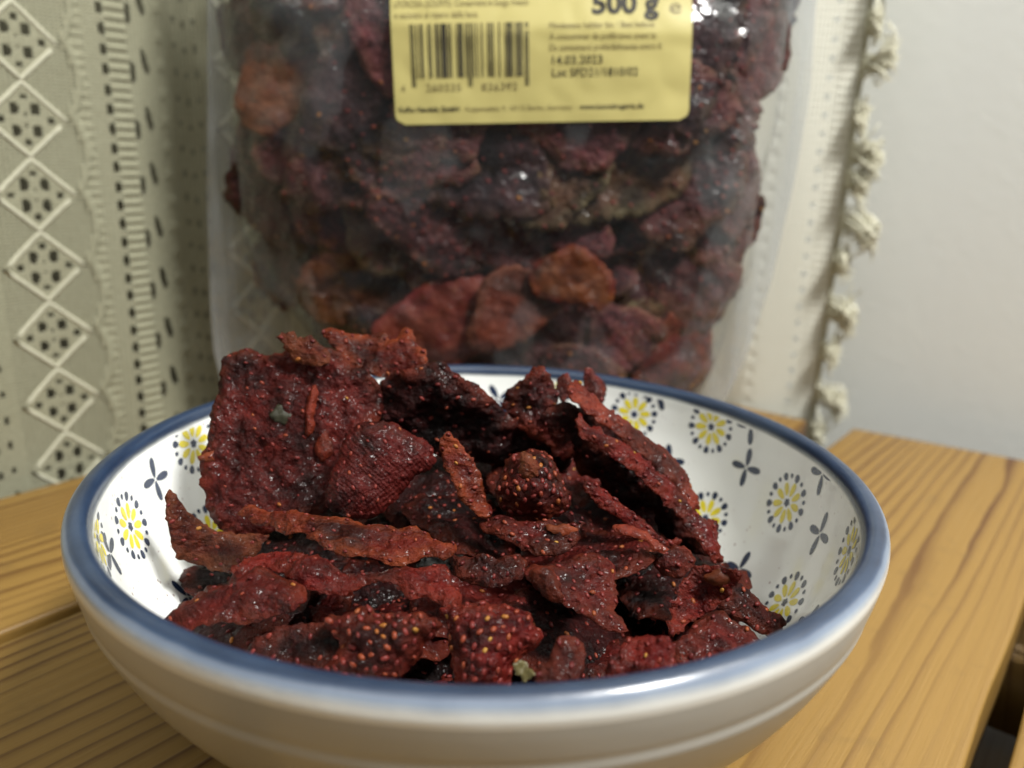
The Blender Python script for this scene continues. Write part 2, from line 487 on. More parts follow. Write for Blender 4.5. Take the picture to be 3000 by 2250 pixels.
def flower(th, s, rot=None, sc=1.0):
    if rot is None: rot = random.uniform(0, 0.7)
    sh = []
    k9 = 9
    for k in range(k9):
        a = 2 * PI * k / k9
        u = random.uniform(0.92, 1.06)
        sh.append((math.cos(a) * 3.15e-3 * sc, math.sin(a) * 3.15e-3 * sc, 3.3e-3 * sc * u, 1.6e-3 * sc, a, 1))
        sh.append((math.cos(a) * 6.0e-3 * sc, math.sin(a) * 6.0e-3 * sc, 2.0e-3 * sc * u, 1.6e-3 * sc, a, 0))
        a2 = a + PI / k9
        sh.append((math.cos(a2) * 6.1e-3 * sc, math.sin(a2) * 6.1e-3 * sc, 1.15e-3 * sc, 1.0e-3 * sc, a2, 0))
    for k in range(5):
        a = 2 * PI * k / 5
        sh.append((math.cos(a) * 0.45e-3, math.sin(a) * 0.45e-3, 1.15e-3, 0.8e-3, a, 0))
    return motif('flower_print', math.radians(th), s / 1000, sh, rot)

def cross(th, s, rot=0.0):
    sh = []
    for k in range(4):
        a = PI / 2 * k
        sh.append((math.cos(a) * 2.55e-3, math.sin(a) * 2.55e-3, 4.5e-3, 1.75e-3, a, 0))
    return motif('cross_print', math.radians(th), s / 1000, sh, rot)
for th, s in [(56.1, 6.0), (36.9, 3.6), (11.3, 11.4), (-17.0, 5.2), (30.1, 25.5), (-6.0, 26.0), (188.9, 10.0), (163.5, 4.0), (205, 2.6), (168.5, 24.5),
              (77, 1.5), (103, 5), (126, 3), (146, 11), (-40, 10), (-62, 4), (-85, 8), (-108, 4), (-131, 9), (215, 25), (-30, 24), (60, 27), (90, 26), (120, 26), (145, 27)]:
    flower(th, s)
for th, s, ro in [(25.4, 9.6, .1), (-2.4, 10.8, .15), (176.2, 6.5, -.1), (201, 8.0, .1), (12.8, 30.5, .2), (186.3, 29.5, .1), (88.9, 6.5, .6), (-18.5, 22.0, .3),
                  (115, 12, .2), (136, 4, 0), (45, 16, .3), (-52, 16, .2), (-74, 12, 0), (-97, 14, .2), (-120, 12, .1), (222, 12, .2), (27, -0.5, .2), (4, 0.5, .2), (51, -1.2, .4), (75, 14, 0.3), (160, 14, .3), (218, 2.5, 0)]:
    cross(th, s, ro)

# ------------------------------------------------------------------ dried strawberry slices
def resample(poly, step):
    out = []
    n = len(poly)
    for i in range(n):
        a = np.array(poly[i]); b = np.array(poly[(i + 1) % n])
        k = max(1, int(round(np.linalg.norm(b - a) / step)))
        for j in range(k): out.append(a + (b - a) * j / k)
    return np.array(out)

def smooth_closed(p, it=1):
    for _ in range(it): p = 0.5 * p + 0.25 * (np.roll(p, 1, 0) + np.roll(p, -1, 0))
    return p

def inside(pts, poly):
    x, y = pts[:, 0], pts[:, 1]
    c = np.zeros(len(pts), bool)
    a = poly; b = np.roll(poly, -1, 0)
    for (x1, y1), (x2, y2) in zip(a, b):
        cond = ((y1 > y) != (y2 > y))
        xi = (x2 - x1) * (y - y1) / (y2 - y1 + 1e-12) + x1
        c ^= cond & (x < xi)
    return c

def edge_dist(pts, poly):
    a = poly; d = np.roll(poly, -1, 0) - a
    L2 = (d ** 2).sum(1) + 1e-12
    out = np.full(len(pts), 1e9)
    for k in range(0, len(pts), 512):
        q = pts[k:k + 512, None] - a[None]
        t = np.clip((q * d[None]).sum(2) / L2, 0, 1)
        out[k:k + 512] = np.linalg.norm(q - t[..., None] * d[None], axis=2).min(1)
    return out

def unit_seed():
    vs_, fs = [(0, 0, 1.0)], []
    for lat in (0.55, -0.35):
        r = math.sqrt(1 - lat * lat)
        for k in range(7): vs_.append((r * math.cos(2 * PI * k / 7), r * math.sin(2 * PI * k / 7), lat))
    vs_.append((0, 0, -1.0))
    for k in range(7):
        k2 = (k + 1) % 7
        fs.append((0, 1 + k, 1 + k2)); fs.append((1 + k, 8 + k, 8 + k2)); fs.append((1 + k, 8 + k2, 1 + k2)); fs.append((8 + k, 15, 8 + k2))
    return np.array(vs_), np.array(fs)
SEED_V, SEED_F = unit_seed()

def slice_mesh(name, poly, seed, sp=0.72, th=1.5, amp=1.0, wr=0.3, bend=(0, 0), dome=0.0, curl=0.0, rough=0.35, fold=0.0, lump=0.0,
               seeds=4.0, seed_size=0.62, yellow=0.15, stint=0.0, clampf=None):
    """poly in millimetres in the slice's own plane; returns (slice mesh, seed mesh or None), in metres"""
    rng = random.Random(seed)
    nrng = np.random.default_rng(seed)
    so = Vector((rng.uniform(-99, 99), rng.uniform(-99, 99), rng.uniform(-99, 99)))
    ol = smooth_closed(resample(poly, sp * 0.8), 1)
    if ((ol[:, 0] * np.roll(ol[:, 1], -1)) - (np.roll(ol[:, 0], -1) * ol[:, 1])).sum() < 0: ol = ol[::-1]
    tang = np.roll(ol, -1, 0) - np.roll(ol, 1, 0); tang /= np.linalg.norm(tang, axis=1)[:, None] + 1e-9
    nor = np.stack([tang[:, 1], -tang[:, 0]], 1)
    for i in range(len(ol)):
        p = Vector((ol[i, 0], ol[i, 1], 0)) + so
        ol[i] += nor[i] * rough * (1.2 * noise.noise(p * 0.5) + noise.noise(p * 1.1) + 0.9 * noise.noise(p * 2.6))
    lo, hi = ol.min(0), ol.max(0)
    gx = np.arange(lo[0], hi[0], sp); gy = np.arange(lo[1], hi[1], sp * 0.87)
    g = np.array([(x + (0.5 * sp if j % 2 else 0), y) for j, y in enumerate(gy) for x in gx])
    g = g + nrng.uniform(-0.18, 0.18, g.shape) * sp
    g = g[inside(g, ol)]
    if len(g): g = g[edge_dist(g, ol) > 0.5 * sp]
    allp = np.vstack([ol, g]) if len(g) else ol
    n0 = len(ol)
    ed = [(i, (i + 1) % n0) for i in range(n0)]
    vv, _, ff, _, _, _ = delaunay_2d_cdt([Vector((p[0], p[1])) for p in allp], ed, [], 1, 1e-4)
    pts = np.array([(v.x, v.y) for v in vv])
    ff = [tuple(f) for f in ff]
    e = edge_dist(pts, ol)
    E = max(e.max(), 1e-3)
    ext = max(hi - lo) / 2
    ax = rng.uniform(0, PI)
    ca, sa = math.cos(ax), math.sin(ax)
    nv = len(pts)
    zf = np.zeros(nv); zb = np.zeros(nv)
    for i in range(nv):
        x, y = pts[i]
        p = Vector((x, y, 0)) + so
        m = bend[0] * (x / ext) ** 2 + bend[1] * (y / ext) ** 2
        if fold:
            d = (x * ca + y * sa)
            m += fold * (math.sqrt((d / ext) ** 2 + 0.02) - 0.14)
        m += dome * (1 - (1 - min(e[i] / E, 1)) ** 2)
        m += curl * math.exp(-e[i] / 2.2) * (0.6 + noise.noise(p * 0.14))
        m += amp * (noise.noise(p * 0.11) * 1.3 + noise.noise(p * 0.27) * 0.7)
        if lump: m += lump * abs(noise.noise(p * 0.33 + Vector((5, 5, 5)))) + lump * 0.5 * abs(noise.noise(p * 0.8))
        w = wr * (noise.noise(p * 0.75) + 0.7 * (1 - 2 * abs(noise.noise(p * 0.55 + Vector((9, 3, 1))))) + 0.5 * noise.noise(p * 1.7) + 0.4 * noise.noise(p * 3.1))
        t = th * (0.10 + 0.90 * min(e[i] / 2.4, 1) ** 0.7) * (1 + 0.35 * noise.noise(p * 0.3 + Vector((0, 0, 7))))
        wf = 0.35 + 0.65 * min(e[i] / 0.8, 1)
        zf[i] = m + t / 2 + w * wf
        zb[i] = m - t / 2 + 0.5 * w * wf
    V = np.vstack([np.column_stack([pts, zf]), np.column_stack([pts, zb])]) * 1e-3
    if clampf is not None: V = clampf(V)
    # orientation
    fr, bk = [], []
    cnt = {}
    for f in ff:
        a, b, c = [pts[k] for k in f[:3]]
        if (b[0] - a[0]) * (c[1] - a[1]) - (b[1] - a[1]) * (c[0] - a[0]) < 0: f = f[::-1]
        fr.append(f); bk.append(tuple(k + nv for k in f[::-1]))
        for k in range(len(f)):
            cnt[(f[k], f[(k + 1) % len(f)])] = 1
    side = [(a + nv, b + nv, b, a) for (a, b) in cnt if (b, a) not in cnt]
    me = mesh_from(name, V, fr + bk + side)
    set_attr(me, 'edge', np.concatenate([e / 10.0, e / 10.0]))
    sme = None
    if seeds:
        # achenes sit on both faces
        area = 0.5 * abs(((ol[:, 0] * np.roll(ol[:, 1], -1)) - (np.roll(ol[:, 0], -1) * ol[:, 1])).sum())
        me.calc_loop_triangles()
        norms = np.zeros(3 * len(me.vertices)); me.vertices.foreach_get('normal', norms); norms = norms.reshape(-1, 3)
        placed = []
        cand = list(range(nv)); rng.shuffle(cand)
        cell = {}
        for i in cand:
            if e[i] < 0.35: continue
            x, y = pts[i]
            dens = noise.noise(Vector((x, y, 3)) * 0.16 + so)
            md = seeds * (1.0 - 0.45 * dens) if seeds > 2.2 else seeds * (1 + 0.25 * rng.random())
            key = (int(x // 3), int(y // 3)); ok = True
            rad = int(md // 3) + 1
            for a in range(-rad, rad + 1):
                for b in range(-rad, rad + 1):
                    for (qx, qy) in cell.get((key[0] + a, key[1] + b), ()):
                        if (qx - x) ** 2 + (qy - y) ** 2 < md * md: ok = False; break
                    if not ok: break
                if not ok: break
            if ok:
                cell.setdefault(key, []).append((x, y)); placed.append(i)
        sv, sf, st = [], [], []
        ga = rng.uniform(0, PI)
        for i in placed:
            for back in ((0,) if seeds < 2.2 else (0, 1)):
                idx = i + back * nv
                nn = Vector(norms[idx]); c = Vector(V[idx])
                a = ga + rng.gauss(0, 0.5)
                d = Vector((math.cos(a), math.sin(a), 0)); d = (d - nn * d.dot(nn))
                if d.length < 1e-3: continue
                d.normalize(); s_ = nn.cross(d)
                size = seed_size * rng.uniform(0.65, 1.05) * 1e-3
                l, w_ = size * 1.15, size * 0.72
                Mx = np.array([[s_.x * w_, nn.x * w_ * 0.8, d.x * l], [s_.y * w_, nn.y * w_ * 0.8, d.y * l], [s_.z * w_, nn.z * w_ * 0.8, d.z * l]])
                base = len(sv) * len(SEED_V)
                sv.append(SEED_V @ Mx.T + np.array(c + nn * (size * 0.02)))
                sf.append(SEED_F + base)
                tt = stint + rng.random() * 0.62 + 0.25 * noise.noise(Vector((pts[i][0], pts[i][1], 1)) * 0.12 + so)
                if rng.random() < yellow * 0.5: tt = rng.uniform(0.72, 1.0)
                st.append(np.full(len(SEED_V), min(max(tt, 0), 1)))
        if sv:
            SV = np.vstack(sv); SF = np.vstack(sf)
            sme = bpy.data.meshes.new('seeds')
            sme.vertices.add(len(SV)); sme.vertices.foreach_set('co', SV.ravel())
            sme.loops.add(SF.size); sme.loops.foreach_set('vertex_index', SF.ravel().astype(np.int32))
            sme.polygons.add(len(SF)); sme.polygons.foreach_set('loop_start', (np.arange(len(SF)) * 3).astype(np.int32))
            sme.update(calc_edges=True)
            set_attr(sme, 'tint', np.concatenate(st))
    return me, sme

def frame(c, n, spin=0.0):
    n = Vector(n).normalized()
    U = Vector((1, 0, 0)) - n * n.x
    if U.length < 1e-3: U = Vector((0, 1, 0))
    U.normalize(); W = n.cross(U)
    if spin: U, W = U * math.cos(spin) + W * math.sin(spin), W * math.cos(spin) - U * math.sin(spin)
    return Matrix(((U.x, W.x, n.x, c[0]), (U.y, W.y, n.y, c[1]), (U.z, W.z, n.z, c[2]), (0, 0, 0, 1)))

def bowl_clamp(Mw):
    """keeps a slice inside the bowl"""
    A = np.array(Mw); Ai = np.linalg.inv(A)
    def f(V):
        W = V @ A[:3, :3].T + A[:3, 3]
        zmin = 0.0105
        W[:, 2] = np.maximum(W[:, 2], zmin)
        r = np.hypot(W[:, 0], W[:, 1]); z = W[:, 2]
        lim = np.where(z < 0.0535, rin(np.minimum(z, 0.0524)) - 0.0006, 9.0)
        k = np.where(r > lim, lim / np.maximum(r, 1e-9), 1.0)
        W[:, 0] *= k; W[:, 1] *= k
        return (W - A[:3, 3]) @ Ai[:3, :3].T
    return f

def place_slice(name, c_mm, n, poly, mat, label, group, seed, spin=0.0, clamp=True, **kw):
    Mw = frame([x / 1000 for x in c_mm], n, spin)
    me, sme = slice_mesh(name, poly, seed, clampf=bowl_clamp(Mw) if clamp else None, **kw)
    o = link_mesh(name, me, M_FLESH[mat])
    o.matrix_world = Mw
    tag(o, label, 'fruit slice', group)
    if sme is not None:
        s = link_mesh('seeds', sme, M_SEED, o); s['kind'] = 'stuff'
    return o

# slices lying in the bowl: centre (mm), facing direction, outline (mm) in the slice's own plane
PIECES = {
 'big': ((-41.56, 4.0, 56.32), (0.061, -0.86, 0.506), [(-14.51, 11.85), (-14.69, 13.99), (-14.54, 16.43), (-13.05, 17.87), (-11.35, 18.77), (-9.88, 19.39), (-7.77, 18.95), (-6.63, 17.92), (-4.09, 18.32), (-1.57, 18.99), (1.06, 18.58), (5.64, 19.64), (8.22, 20.04), (10.17, 18.49), (12.43, 16.41), (16.21, 14.69), (18.74, 12.1), (19.52, 8.37), (19.45, 5.71), (17.8, 3.52), (16.62, -1.24), (15.6, -7.71), (11.58, -13.66), (5.67, -16.85), (-0.25, -19.02), (-4.9, -21.13), (-9.84, -20.33), (-13.2, -16.54), (-15.7, -10.19), (-16.41, -6.44), (-15.81, -1.32), (-15.6, 5.18), (-15.04, 8.9)]),
 'lobe': ((-21.28, -5.0, 53.89), (0.15, -0.852, 0.501), [(-6.34, 6.83), (-3.86, 8.98), (0.24, 9.49), (3.68, 9.2), (6.24, 7.59), (9.27, 6.51), (11.09, 4.86), (11.72, 2.4), (11.09, 0.38), (7.98, -0.76), (6.42, -3.04), (4.66, -5.79), (2.43, -8.05), (-0.29, -9.84), (-5.72, -9.6), (-9.41, -7.4), (-8.67, -2.35), (-7.43, 2.57)]),
 'flake': ((-37.97, 10.0, 73.68), (0.0, -0.8, 0.6), [(-6.97, 2.1), (-5.03, 3.02), (-3.3, 3.64), (-1.9, 2.84), (0.12, 3.19), (2.35, 1.86), (3.99, 1.07), (5.1, 0.27), (5.18, -2.79), (1.43, -3.46), (-1.25, -2.45), (-2.77, -2.5), (-4.08, -0.32), (-4.59, 1.62)]),
 'toporange': ((-24.45, 20.0, 70.97), (0.05, -0.706, 0.706), [(-13.28, 3.24), (-12.11, 4.62), (-10.5, 4.89), (-7.95, 4.25), (-3.44, 5.55), (-0.44, 5.76), (1.31, 4.89), (1.47, 3.27), (3.38, 3.4), (3.47, 5.37), (5.02, 6.46), (6.76, 5.6), (7.84, 2.73), (8.46, 1.81), (9.96, 0.3), (10.99, -2.48), (10.33, -4.4), (7.2, -5.54), (3.2, -5.79), (-0.81, -5.74), (-5.01, -4.15), (-7.95, -2.15), (-10.15, 0.23), (-11.71, 1.73)]),
 'darkback': ((-4.91, 13.0, 57.48), (0.0, -0.975, -0.221), [(-18.18, 8.73), (-15.19, 11.22), (-13.58, 12.45), (-10.19, 13.16), (-6.3, 14.02), (-4.24, 13.66), (-2.96, 12.24), (-0.63, 11.73), (1.19, 10.61), (3.29, 8.9), (5.14, 7.76), (7.28, 5.41), (9.47, 2.71), (12.74, 0.33), (16.83, -1.1), (20.97, -2.86), (24.02, -8.29), (23.21, -13.0), (17.37, -12.89), (9.0, -11.52), (4.01, -11.71), (-0.69, -10.54), (-6.16, -7.44), (-10.22, -5.63), (-14.24, -3.84), (-19.46, -0.22), (-20.29, 4.11)]),
 'lumpy': ((11.07, 15.0, 60.19), (0.103, -0.879, 0.465), [(-8.51, 1.09), (-7.26, 4.17), (-6.23, 6.16), (-4.07, 6.83), (-1.94, 9.46), (-0.59, 10.38), (1.37, 9.36), (2.23, 7.73), (3.92, 6.15), (4.25, 3.39), (4.03, 0.62), (5.44, -1.51), (6.85, -4.17), (8.02, -9.54), (5.05, -10.2), (0.92, -7.16), (-3.2, -4.64), (-6.54, -1.54)]),
 'backbita': ((17.22, 28.0, 62.35), (0.0, -0.862, 0.507), [(-1.99, 0.86), (-0.72, 3.0), (0.72, 3.65), (1.76, 1.88), (1.66, -1.99), (-0.33, -3.83), (-1.66, -1.8)]),
 'backbitb': ((24.83, 34.0, 60.69), (0.101, -0.858, 0.504), [(-2.89, 1.56), (-2.31, 4.38), (-0.79, 4.63), (0.44, 2.68), (2.27, 1.86), (3.03, 0.05), (2.73, -3.34), (1.07, -4.34), (-2.26, -2.09)]),
 'tan': ((21.85, 17.0, 51.68), (0.05, -0.994, -0.1), [(-6.45, 10.09), (-3.77, 10.71), (-0.94, 8.98), (-0.96, 4.79), (1.76, 1.17), (5.37, -2.51), (8.5, -6.56), (5.27, -8.82), (-1.08, -6.96), (-3.05, -1.96), (-5.08, 4.74)]),
 'rightupper': ((31.8, 8.0, 56.2), (0.496, -0.447, 0.744), [(-17.58, 6.9), (-16.38, 9.99), (-14.44, 10.97), (-13.23, 9.4), (-10.06, 8.45), (-6.98, 6.03), (-3.12, 5.37), (0.09, 4.4), (3.24, 2.7), (7.15, 1.66), (9.37, 0.57), (12.11, -1.64), (13.54, -3.37), (14.47, -5.92), (15.09, -8.23), (15.05, -11.36), (12.34, -12.66), (9.08, -8.33), (5.47, -5.95), (2.46, -3.96), (-2.41, -1.11), (-7.07, 0.51), (-11.09, 1.71), (-14.14, 3.01), (-16.88, 4.45)]),
 'rightlower': ((35.91, 1.0, 48.79), (0.447, -0.496, 0.744), [(-19.79, 11.18), (-18.23, 13.08), (-17.42, 10.79), (-14.11, 10.75), (-11.49, 8.83), (-8.12, 8.77), (-3.95, 6.76), (-1.05, 4.62), (2.99, 4.11), (4.8, 1.01), (7.58, -1.72), (9.67, -2.57), (11.44, -3.52), (14.84, -2.51), (14.12, -6.53), (14.41, -10.14), (15.25, -12.41), (11.92, -13.57), (8.72, -10.59), (5.37, -6.18), (1.16, -3.11), (-3.08, -0.01), (-7.41, 2.48), (-10.9, 4.04), (-14.37, 5.9), (-17.89, 6.5), (-19.29, 8.5)]),
 'rightshade': ((34.81, 9.0, 41.65), (-0.247, -0.937, -0.247), [(-14.81, 16.06), (-10.39, 13.8), (-4.73, 9.86), (1.01, 5.56), (7.05, -0.45), (13.26, -6.94), (18.42, -12.79), (17.26, -15.72), (11.51, -13.58), (5.75, -11.45), (-0.39, -5.81), (-6.34, -1.28), (-10.63, 3.89), (-14.64, 6.35)]),
 'rightbit': ((48.92, 6.0, 38.47), (0.303, -0.808, 0.505), [(-1.69, 0.45), (-0.13, 1.6), (1.54, 1.44), (1.58, -0.93), (0.03, -1.55), (-1.76, -1.13)]),
 'slant': ((28.27, -6.0, 46.14), (0.404, -0.555, 0.727), [(-9.25, 5.64), (-6.71, 5.75), (-4.77, 4.85), (-3.4, 3.8), (-0.94, 2.19), (1.55, 0.87), (4.65, -0.03), (6.5, -2.04), (8.95, -3.64), (12.02, -2.41), (12.8, -3.32), (10.27, -4.94), (8.24, -4.86), (5.38, -4.7), (1.78, -3.66), (-0.08, -1.95), (-3.9, -0.17), (-6.62, 1.33), (-9.62, 2.77)]),
 'redstrip': ((30.02, -14.0, 45.17), (0.15, -0.501, 0.852), [(-5.37, 1.95), (-3.03, 2.54), (-0.65, 1.89), (1.69, 0.97), (3.68, -0.95), (5.48, -2.06), (4.38, -3.26), (2.31, -2.47), (0.56, -0.82), (-1.8, -0.31), (-4.18, 0.05), (-4.84, 0.92)]),
 'curl': ((-3.88, -9.0, 54.14), (0.352, -0.755, 0.553), [(-5.74, 6.68), (-4.6, 8.19), (-3.32, 7.74), (-1.53, 6.98), (0.11, 4.71), (1.45, 3.15), (3.07, 0.89), (3.95, -1.69), (4.52, -3.32), (5.89, -5.82), (5.21, -7.54), (2.72, -7.55), (1.17, -6.28), (-0.11, -5.23), (-1.19, -3.44), (-2.56, -0.97), (-4.2, 1.74), (-4.96, 4.07)]),
 'cone': ((9.75, -5.0, 50.74), (0.0, -0.8, 0.6), [(-5.87, 5.74), (-3.68, 7.09), (-0.46, 7.58), (2.53, 7.29), (4.04, 5.29), (5.29, 3.3), (6.53, 1.07), (8.01, -1.12), (7.77, -2.86), (5.84, -5.12), (3.2, -6.66), (-1.62, -6.32), (-4.53, -5.69), (-6.53, -3.8), (-7.37, -0.86), (-6.72, 1.65), (-5.56, 3.71)]),
 'shelf': ((10.31, -15.0, 45.3), (0.05, -0.301, 0.952), [(-10.91, 2.11), (-8.65, 4.37), (-5.81, 4.65), (-3.41, 3.18), (0.14, 3.19), (4.9, 3.65), (9.19, 3.73), (9.61, 2.76), (8.08, 0.63), (8.68, -1.26), (6.01, -4.03), (2.34, -5.29), (-2.19, -4.16), (-4.95, -2.21), (-7.99, -0.57), (-10.38, 0.84)]),
 'frontorange': ((-21.81, -23.0, 49.05), (0.0, -0.221, 0.975), [(-23.95, 7.51), (-22.41, 9.96), (-19.71, 8.66), (-17.21, 6.92), (-12.99, 7.13), (-9.74, 5.46), (-3.87, 4.4), (1.92, 3.36), (8.13, 2.79), (9.68, 3.74), (12.69, 1.71), (15.13, -0.72), (17.87, -1.01), (18.16, -3.05), (16.07, -5.14), (13.4, -4.87), (10.12, -6.21), (7.34, -6.92), (3.51, -5.93), (-0.44, -5.91), (-4.26, -4.1), (-7.46, -1.8), (-8.66, -0.18), (-12.54, 0.05), (-16.6, 3.77), (-20.16, 5.39)]),
 'leftpoint': ((-53.17, -10.0, 39.26), (0.252, -0.756, 0.605), [(-8.98, 7.24), (-8.61, 9.14), (-6.53, 7.16), (-4.17, 5.21), (-1.54, 3.28), (1.23, 2.29), (6.56, 1.82), (11.0, 1.88), (9.96, -1.28), (7.42, -3.89), (4.79, -5.57), (1.35, -5.51), (-1.13, -4.22), (-5.4, -3.94), (-6.48, -1.06), (-8.01, 2.72)]),
 'leftlobe': ((-37.72, -38.0, 44.67), (-0.1, -0.35, 0.931), [(-12.14, -3.38), (-10.99, -2.71), (-9.65, -0.85), (-8.32, 0.56), (-7.23, 2.76), (-6.39, 4.0), (-3.51, 4.13), (-3.07, 5.41), (-1.18, 6.11), (2.58, 6.2), (7.2, 4.43), (10.92, 1.73), (11.08, -0.73), (8.99, -2.79), (5.18, -3.34), (2.45, -4.17), (-0.47, -4.29), (-3.21, -4.99), (-6.53, -5.1), (-9.42, -4.76), (-11.26, -4.11)]),
 'frontwavy': ((-20.83, -33.0, 46.42), (0.0, -0.26, 0.966), [(-20.09, -0.61), (-18.89, 1.45), (-18.79, 3.81), (-17.9, 5.06), (-15.77, 5.77), (-13.83, 6.47), (-11.49, 5.65), (-7.78, 3.41), (-4.42, 2.37), (-2.18, 1.6), (1.97, 1.49), (6.0, 2.25), (10.13, 2.43), (13.18, 3.15), (15.83, 3.86), (16.44, 1.54), (16.88, -1.27), (18.58, -2.3), (18.69, -3.92), (17.5, -6.48), (16.3, -6.27), (14.57, -4.63), (13.31, -4.02), (10.14, -4.15), (8.73, -2.58), (7.03, -1.97), (3.88, -1.27), (1.96, -1.91), (0.47, -3.61), (-1.06, -3.95), (-4.03, -4.07), (-6.4, -4.17), (-7.91, -2.88), (-11.02, -0.22), (-13.6, 0.24), (-15.54, -0.13), (-17.74, -1.64)]),
 'midcrumple': ((1.96, -24.0, 42.9), (0.0, -0.382, 0.924), [(-7.34, 2.41), (-3.39, 3.41), (-0.01, 2.7), (4.43, 3.72), (7.13, 1.58), (6.49, -1.44), (4.12, -2.99), (0.27, -3.93), (-1.92, -3.22), (-5.2, -2.55), (-6.63, -0.87)]),
 'seedyleft': ((-14.12, -45.0, 41.25), (0.0, -0.783, 0.622), [(-8.51, 2.76), (-7.73, 4.25), (-5.07, 4.52), (-3.27, 5.69), (-1.93, 5.73), (-0.67, 4.65), (2.95, 4.95), (5.65, 4.84), (8.94, 4.39), (9.59, 3.11), (8.53, 1.8), (7.28, 0.68), (6.52, -1.86), (5.14, -3.49), (3.92, -4.58), (1.44, -6.05), (-2.31, -5.64), (-6.1, -5.05), (-8.14, -3.53), (-6.64, -1.89), (-5.78, 0.47)]),
 'seedymid': ((2.57, -43.0, 40.58), (0.0, -0.783, 0.622), [(-8.18, 5.0), (-5.5, 6.02), (-1.99, 6.51), (0.95, 6.51), (3.91, 5.93), (6.48, 4.87), (7.68, 3.03), (8.86, 1.58), (8.68, 0.83), (6.02, -1.08), (4.9, -2.02), (3.63, -4.57), (3.5, -6.35), (0.52, -7.49), (-4.17, -7.62), (-5.31, -4.12), (-5.47, -1.42), (-6.59, 1.3), (-6.31, 3.17)]),
 'rightfront': ((17.98, -30.0, 43.37), (0.1, -0.38, 0.92), [(-9.93, 1.02), (-9.3, 3.46), (-6.49, 3.8), (-3.42, 4.97), (-0.69, 7.22), (2.69, 7.91), (4.21, 7.25), (6.12, 6.11), (6.38, 3.97), (5.81, 2.32), (6.51, 0.32), (6.11, -1.75), (5.56, -3.3), (6.64, -5.37), (7.48, -7.41), (6.78, -8.3), (5.18, -7.88), (2.96, -7.42), (1.61, -6.14), (-1.02, -4.98), (-4.09, -3.86), (-6.57, -2.9), (-8.44, -0.86)]),
 'redlobe': ((11.98, -32.0, 45.23), (0.149, -0.418, 0.896), [(-3.34, 2.63), (-1.42, 3.41), (0.72, 2.71), (2.17, 0.92), (2.74, -1.43), (3.11, -3.29), (1.44, -3.51), (-0.62, -2.37), (-2.07, -0.65), (-3.12, 0.91)]),
 'frill': ((39.76, -24.0, 39.29), (-0.15, -0.852, 0.501), [(-5.37, -7.02), (-6.2, -4.95), (-5.75, -4.08), (-4.16, -0.62), (-3.46, 1.55), (-1.88, 3.76), (-0.76, 5.09), (1.22, 5.58), (3.16, 5.2), (4.65, 4.59), (6.58, 4.42), (7.18, 3.36), (6.05, 1.83), (4.71, 0.08), (2.93, -1.67), (0.74, -3.44), (-1.44, -4.36), (-2.98, -6.1), (-4.3, -7.19)]),
 'crumb': ((36.22, -15.0, 40.68), (0.0, -0.6, 0.8), [(-5.47, 2.74), (-4.09, 2.27), (-1.25, 2.37), (0.7, 2.94), (2.81, 2.76), (4.45, 0.53), (4.6, -0.22), (3.0, -2.01), (1.22, -3.54), (-1.05, -3.13), (-2.8, -1.96), (-3.57, 0.01), (-4.9, 0.97)]),
 'rightslab': ((51.28, -20.0, 33.64), (0.2, -0.652, 0.732), [(-7.41, 0.22), (-3.94, 4.26), (-1.97, 5.88), (-0.45, 4.12), (1.37, 2.88), (3.08, 0.93), (5.52, 0.46), (7.07, -0.79), (5.31, -2.31), (7.43, -3.04), (5.52, -3.99), (2.92, -4.76), (-0.03, -3.22), (-3.25, -1.69), (-5.79, -0.55)]),
 'frontright': ((25.33, -48.0, 41.57), (0.0, -0.717, 0.697), [(-6.06, -3.77), (-5.05, -0.45), (-2.73, 2.65), (-1.18, 4.14), (0.35, 4.55), (2.01, 4.05), (3.89, 4.11), (5.09, 2.52), (5.64, -0.31), (4.44, -1.74), (2.54, -2.83), (-0.22, -3.43), (-2.97, -4.02)]),
 'rightbase': ((39.76, -37.0, 38.08), (0.0, -0.399, 0.917), [(-7.59, -0.02), (-4.33, 1.48), (-2.93, 3.88), (0.62, 6.43), (2.73, 6.51), (3.46, 4.83), (6.05, 3.26), (7.86, 1.22), (9.09, 0.34), (6.19, -1.79), (1.86, -3.49), (-2.34, -4.93), (-6.39, -5.71), (-6.95, -2.69)]),
 'frontdark': ((13.51, -50.0, 42.48), (0.101, -0.826, 0.554), [(-0.78, 4.07), (2.19, 4.34), (3.68, 3.16), (3.32, -0.13), (2.23, -2.38), (-1.4, -3.64), (-3.93, -3.7), (-4.52, -1.7), (-3.28, -0.31), (-1.47, 0.59)]),
 'leaf': ((7.84, -51.0, 41.99), (0.0, -0.8, 0.6), [(-1.4, 1.06), (0.21, 1.62), (1.32, 0.29), (1.17, -0.73), (0.29, -1.77), (-0.8, -1.13)]),
 'frontleft': ((-27.08, -44.0, 39.44), (0.0, -0.756, 0.655), [(-8.49, -1.43), (-6.5, 1.56), (-3.47, 3.14), (0.28, 4.0), (4.72, 4.13), (5.34, 2.29), (7.75, -0.22), (5.94, -2.62), (2.31, -3.8), (-2.51, -3.23), (-6.42, -2.45)]),
}


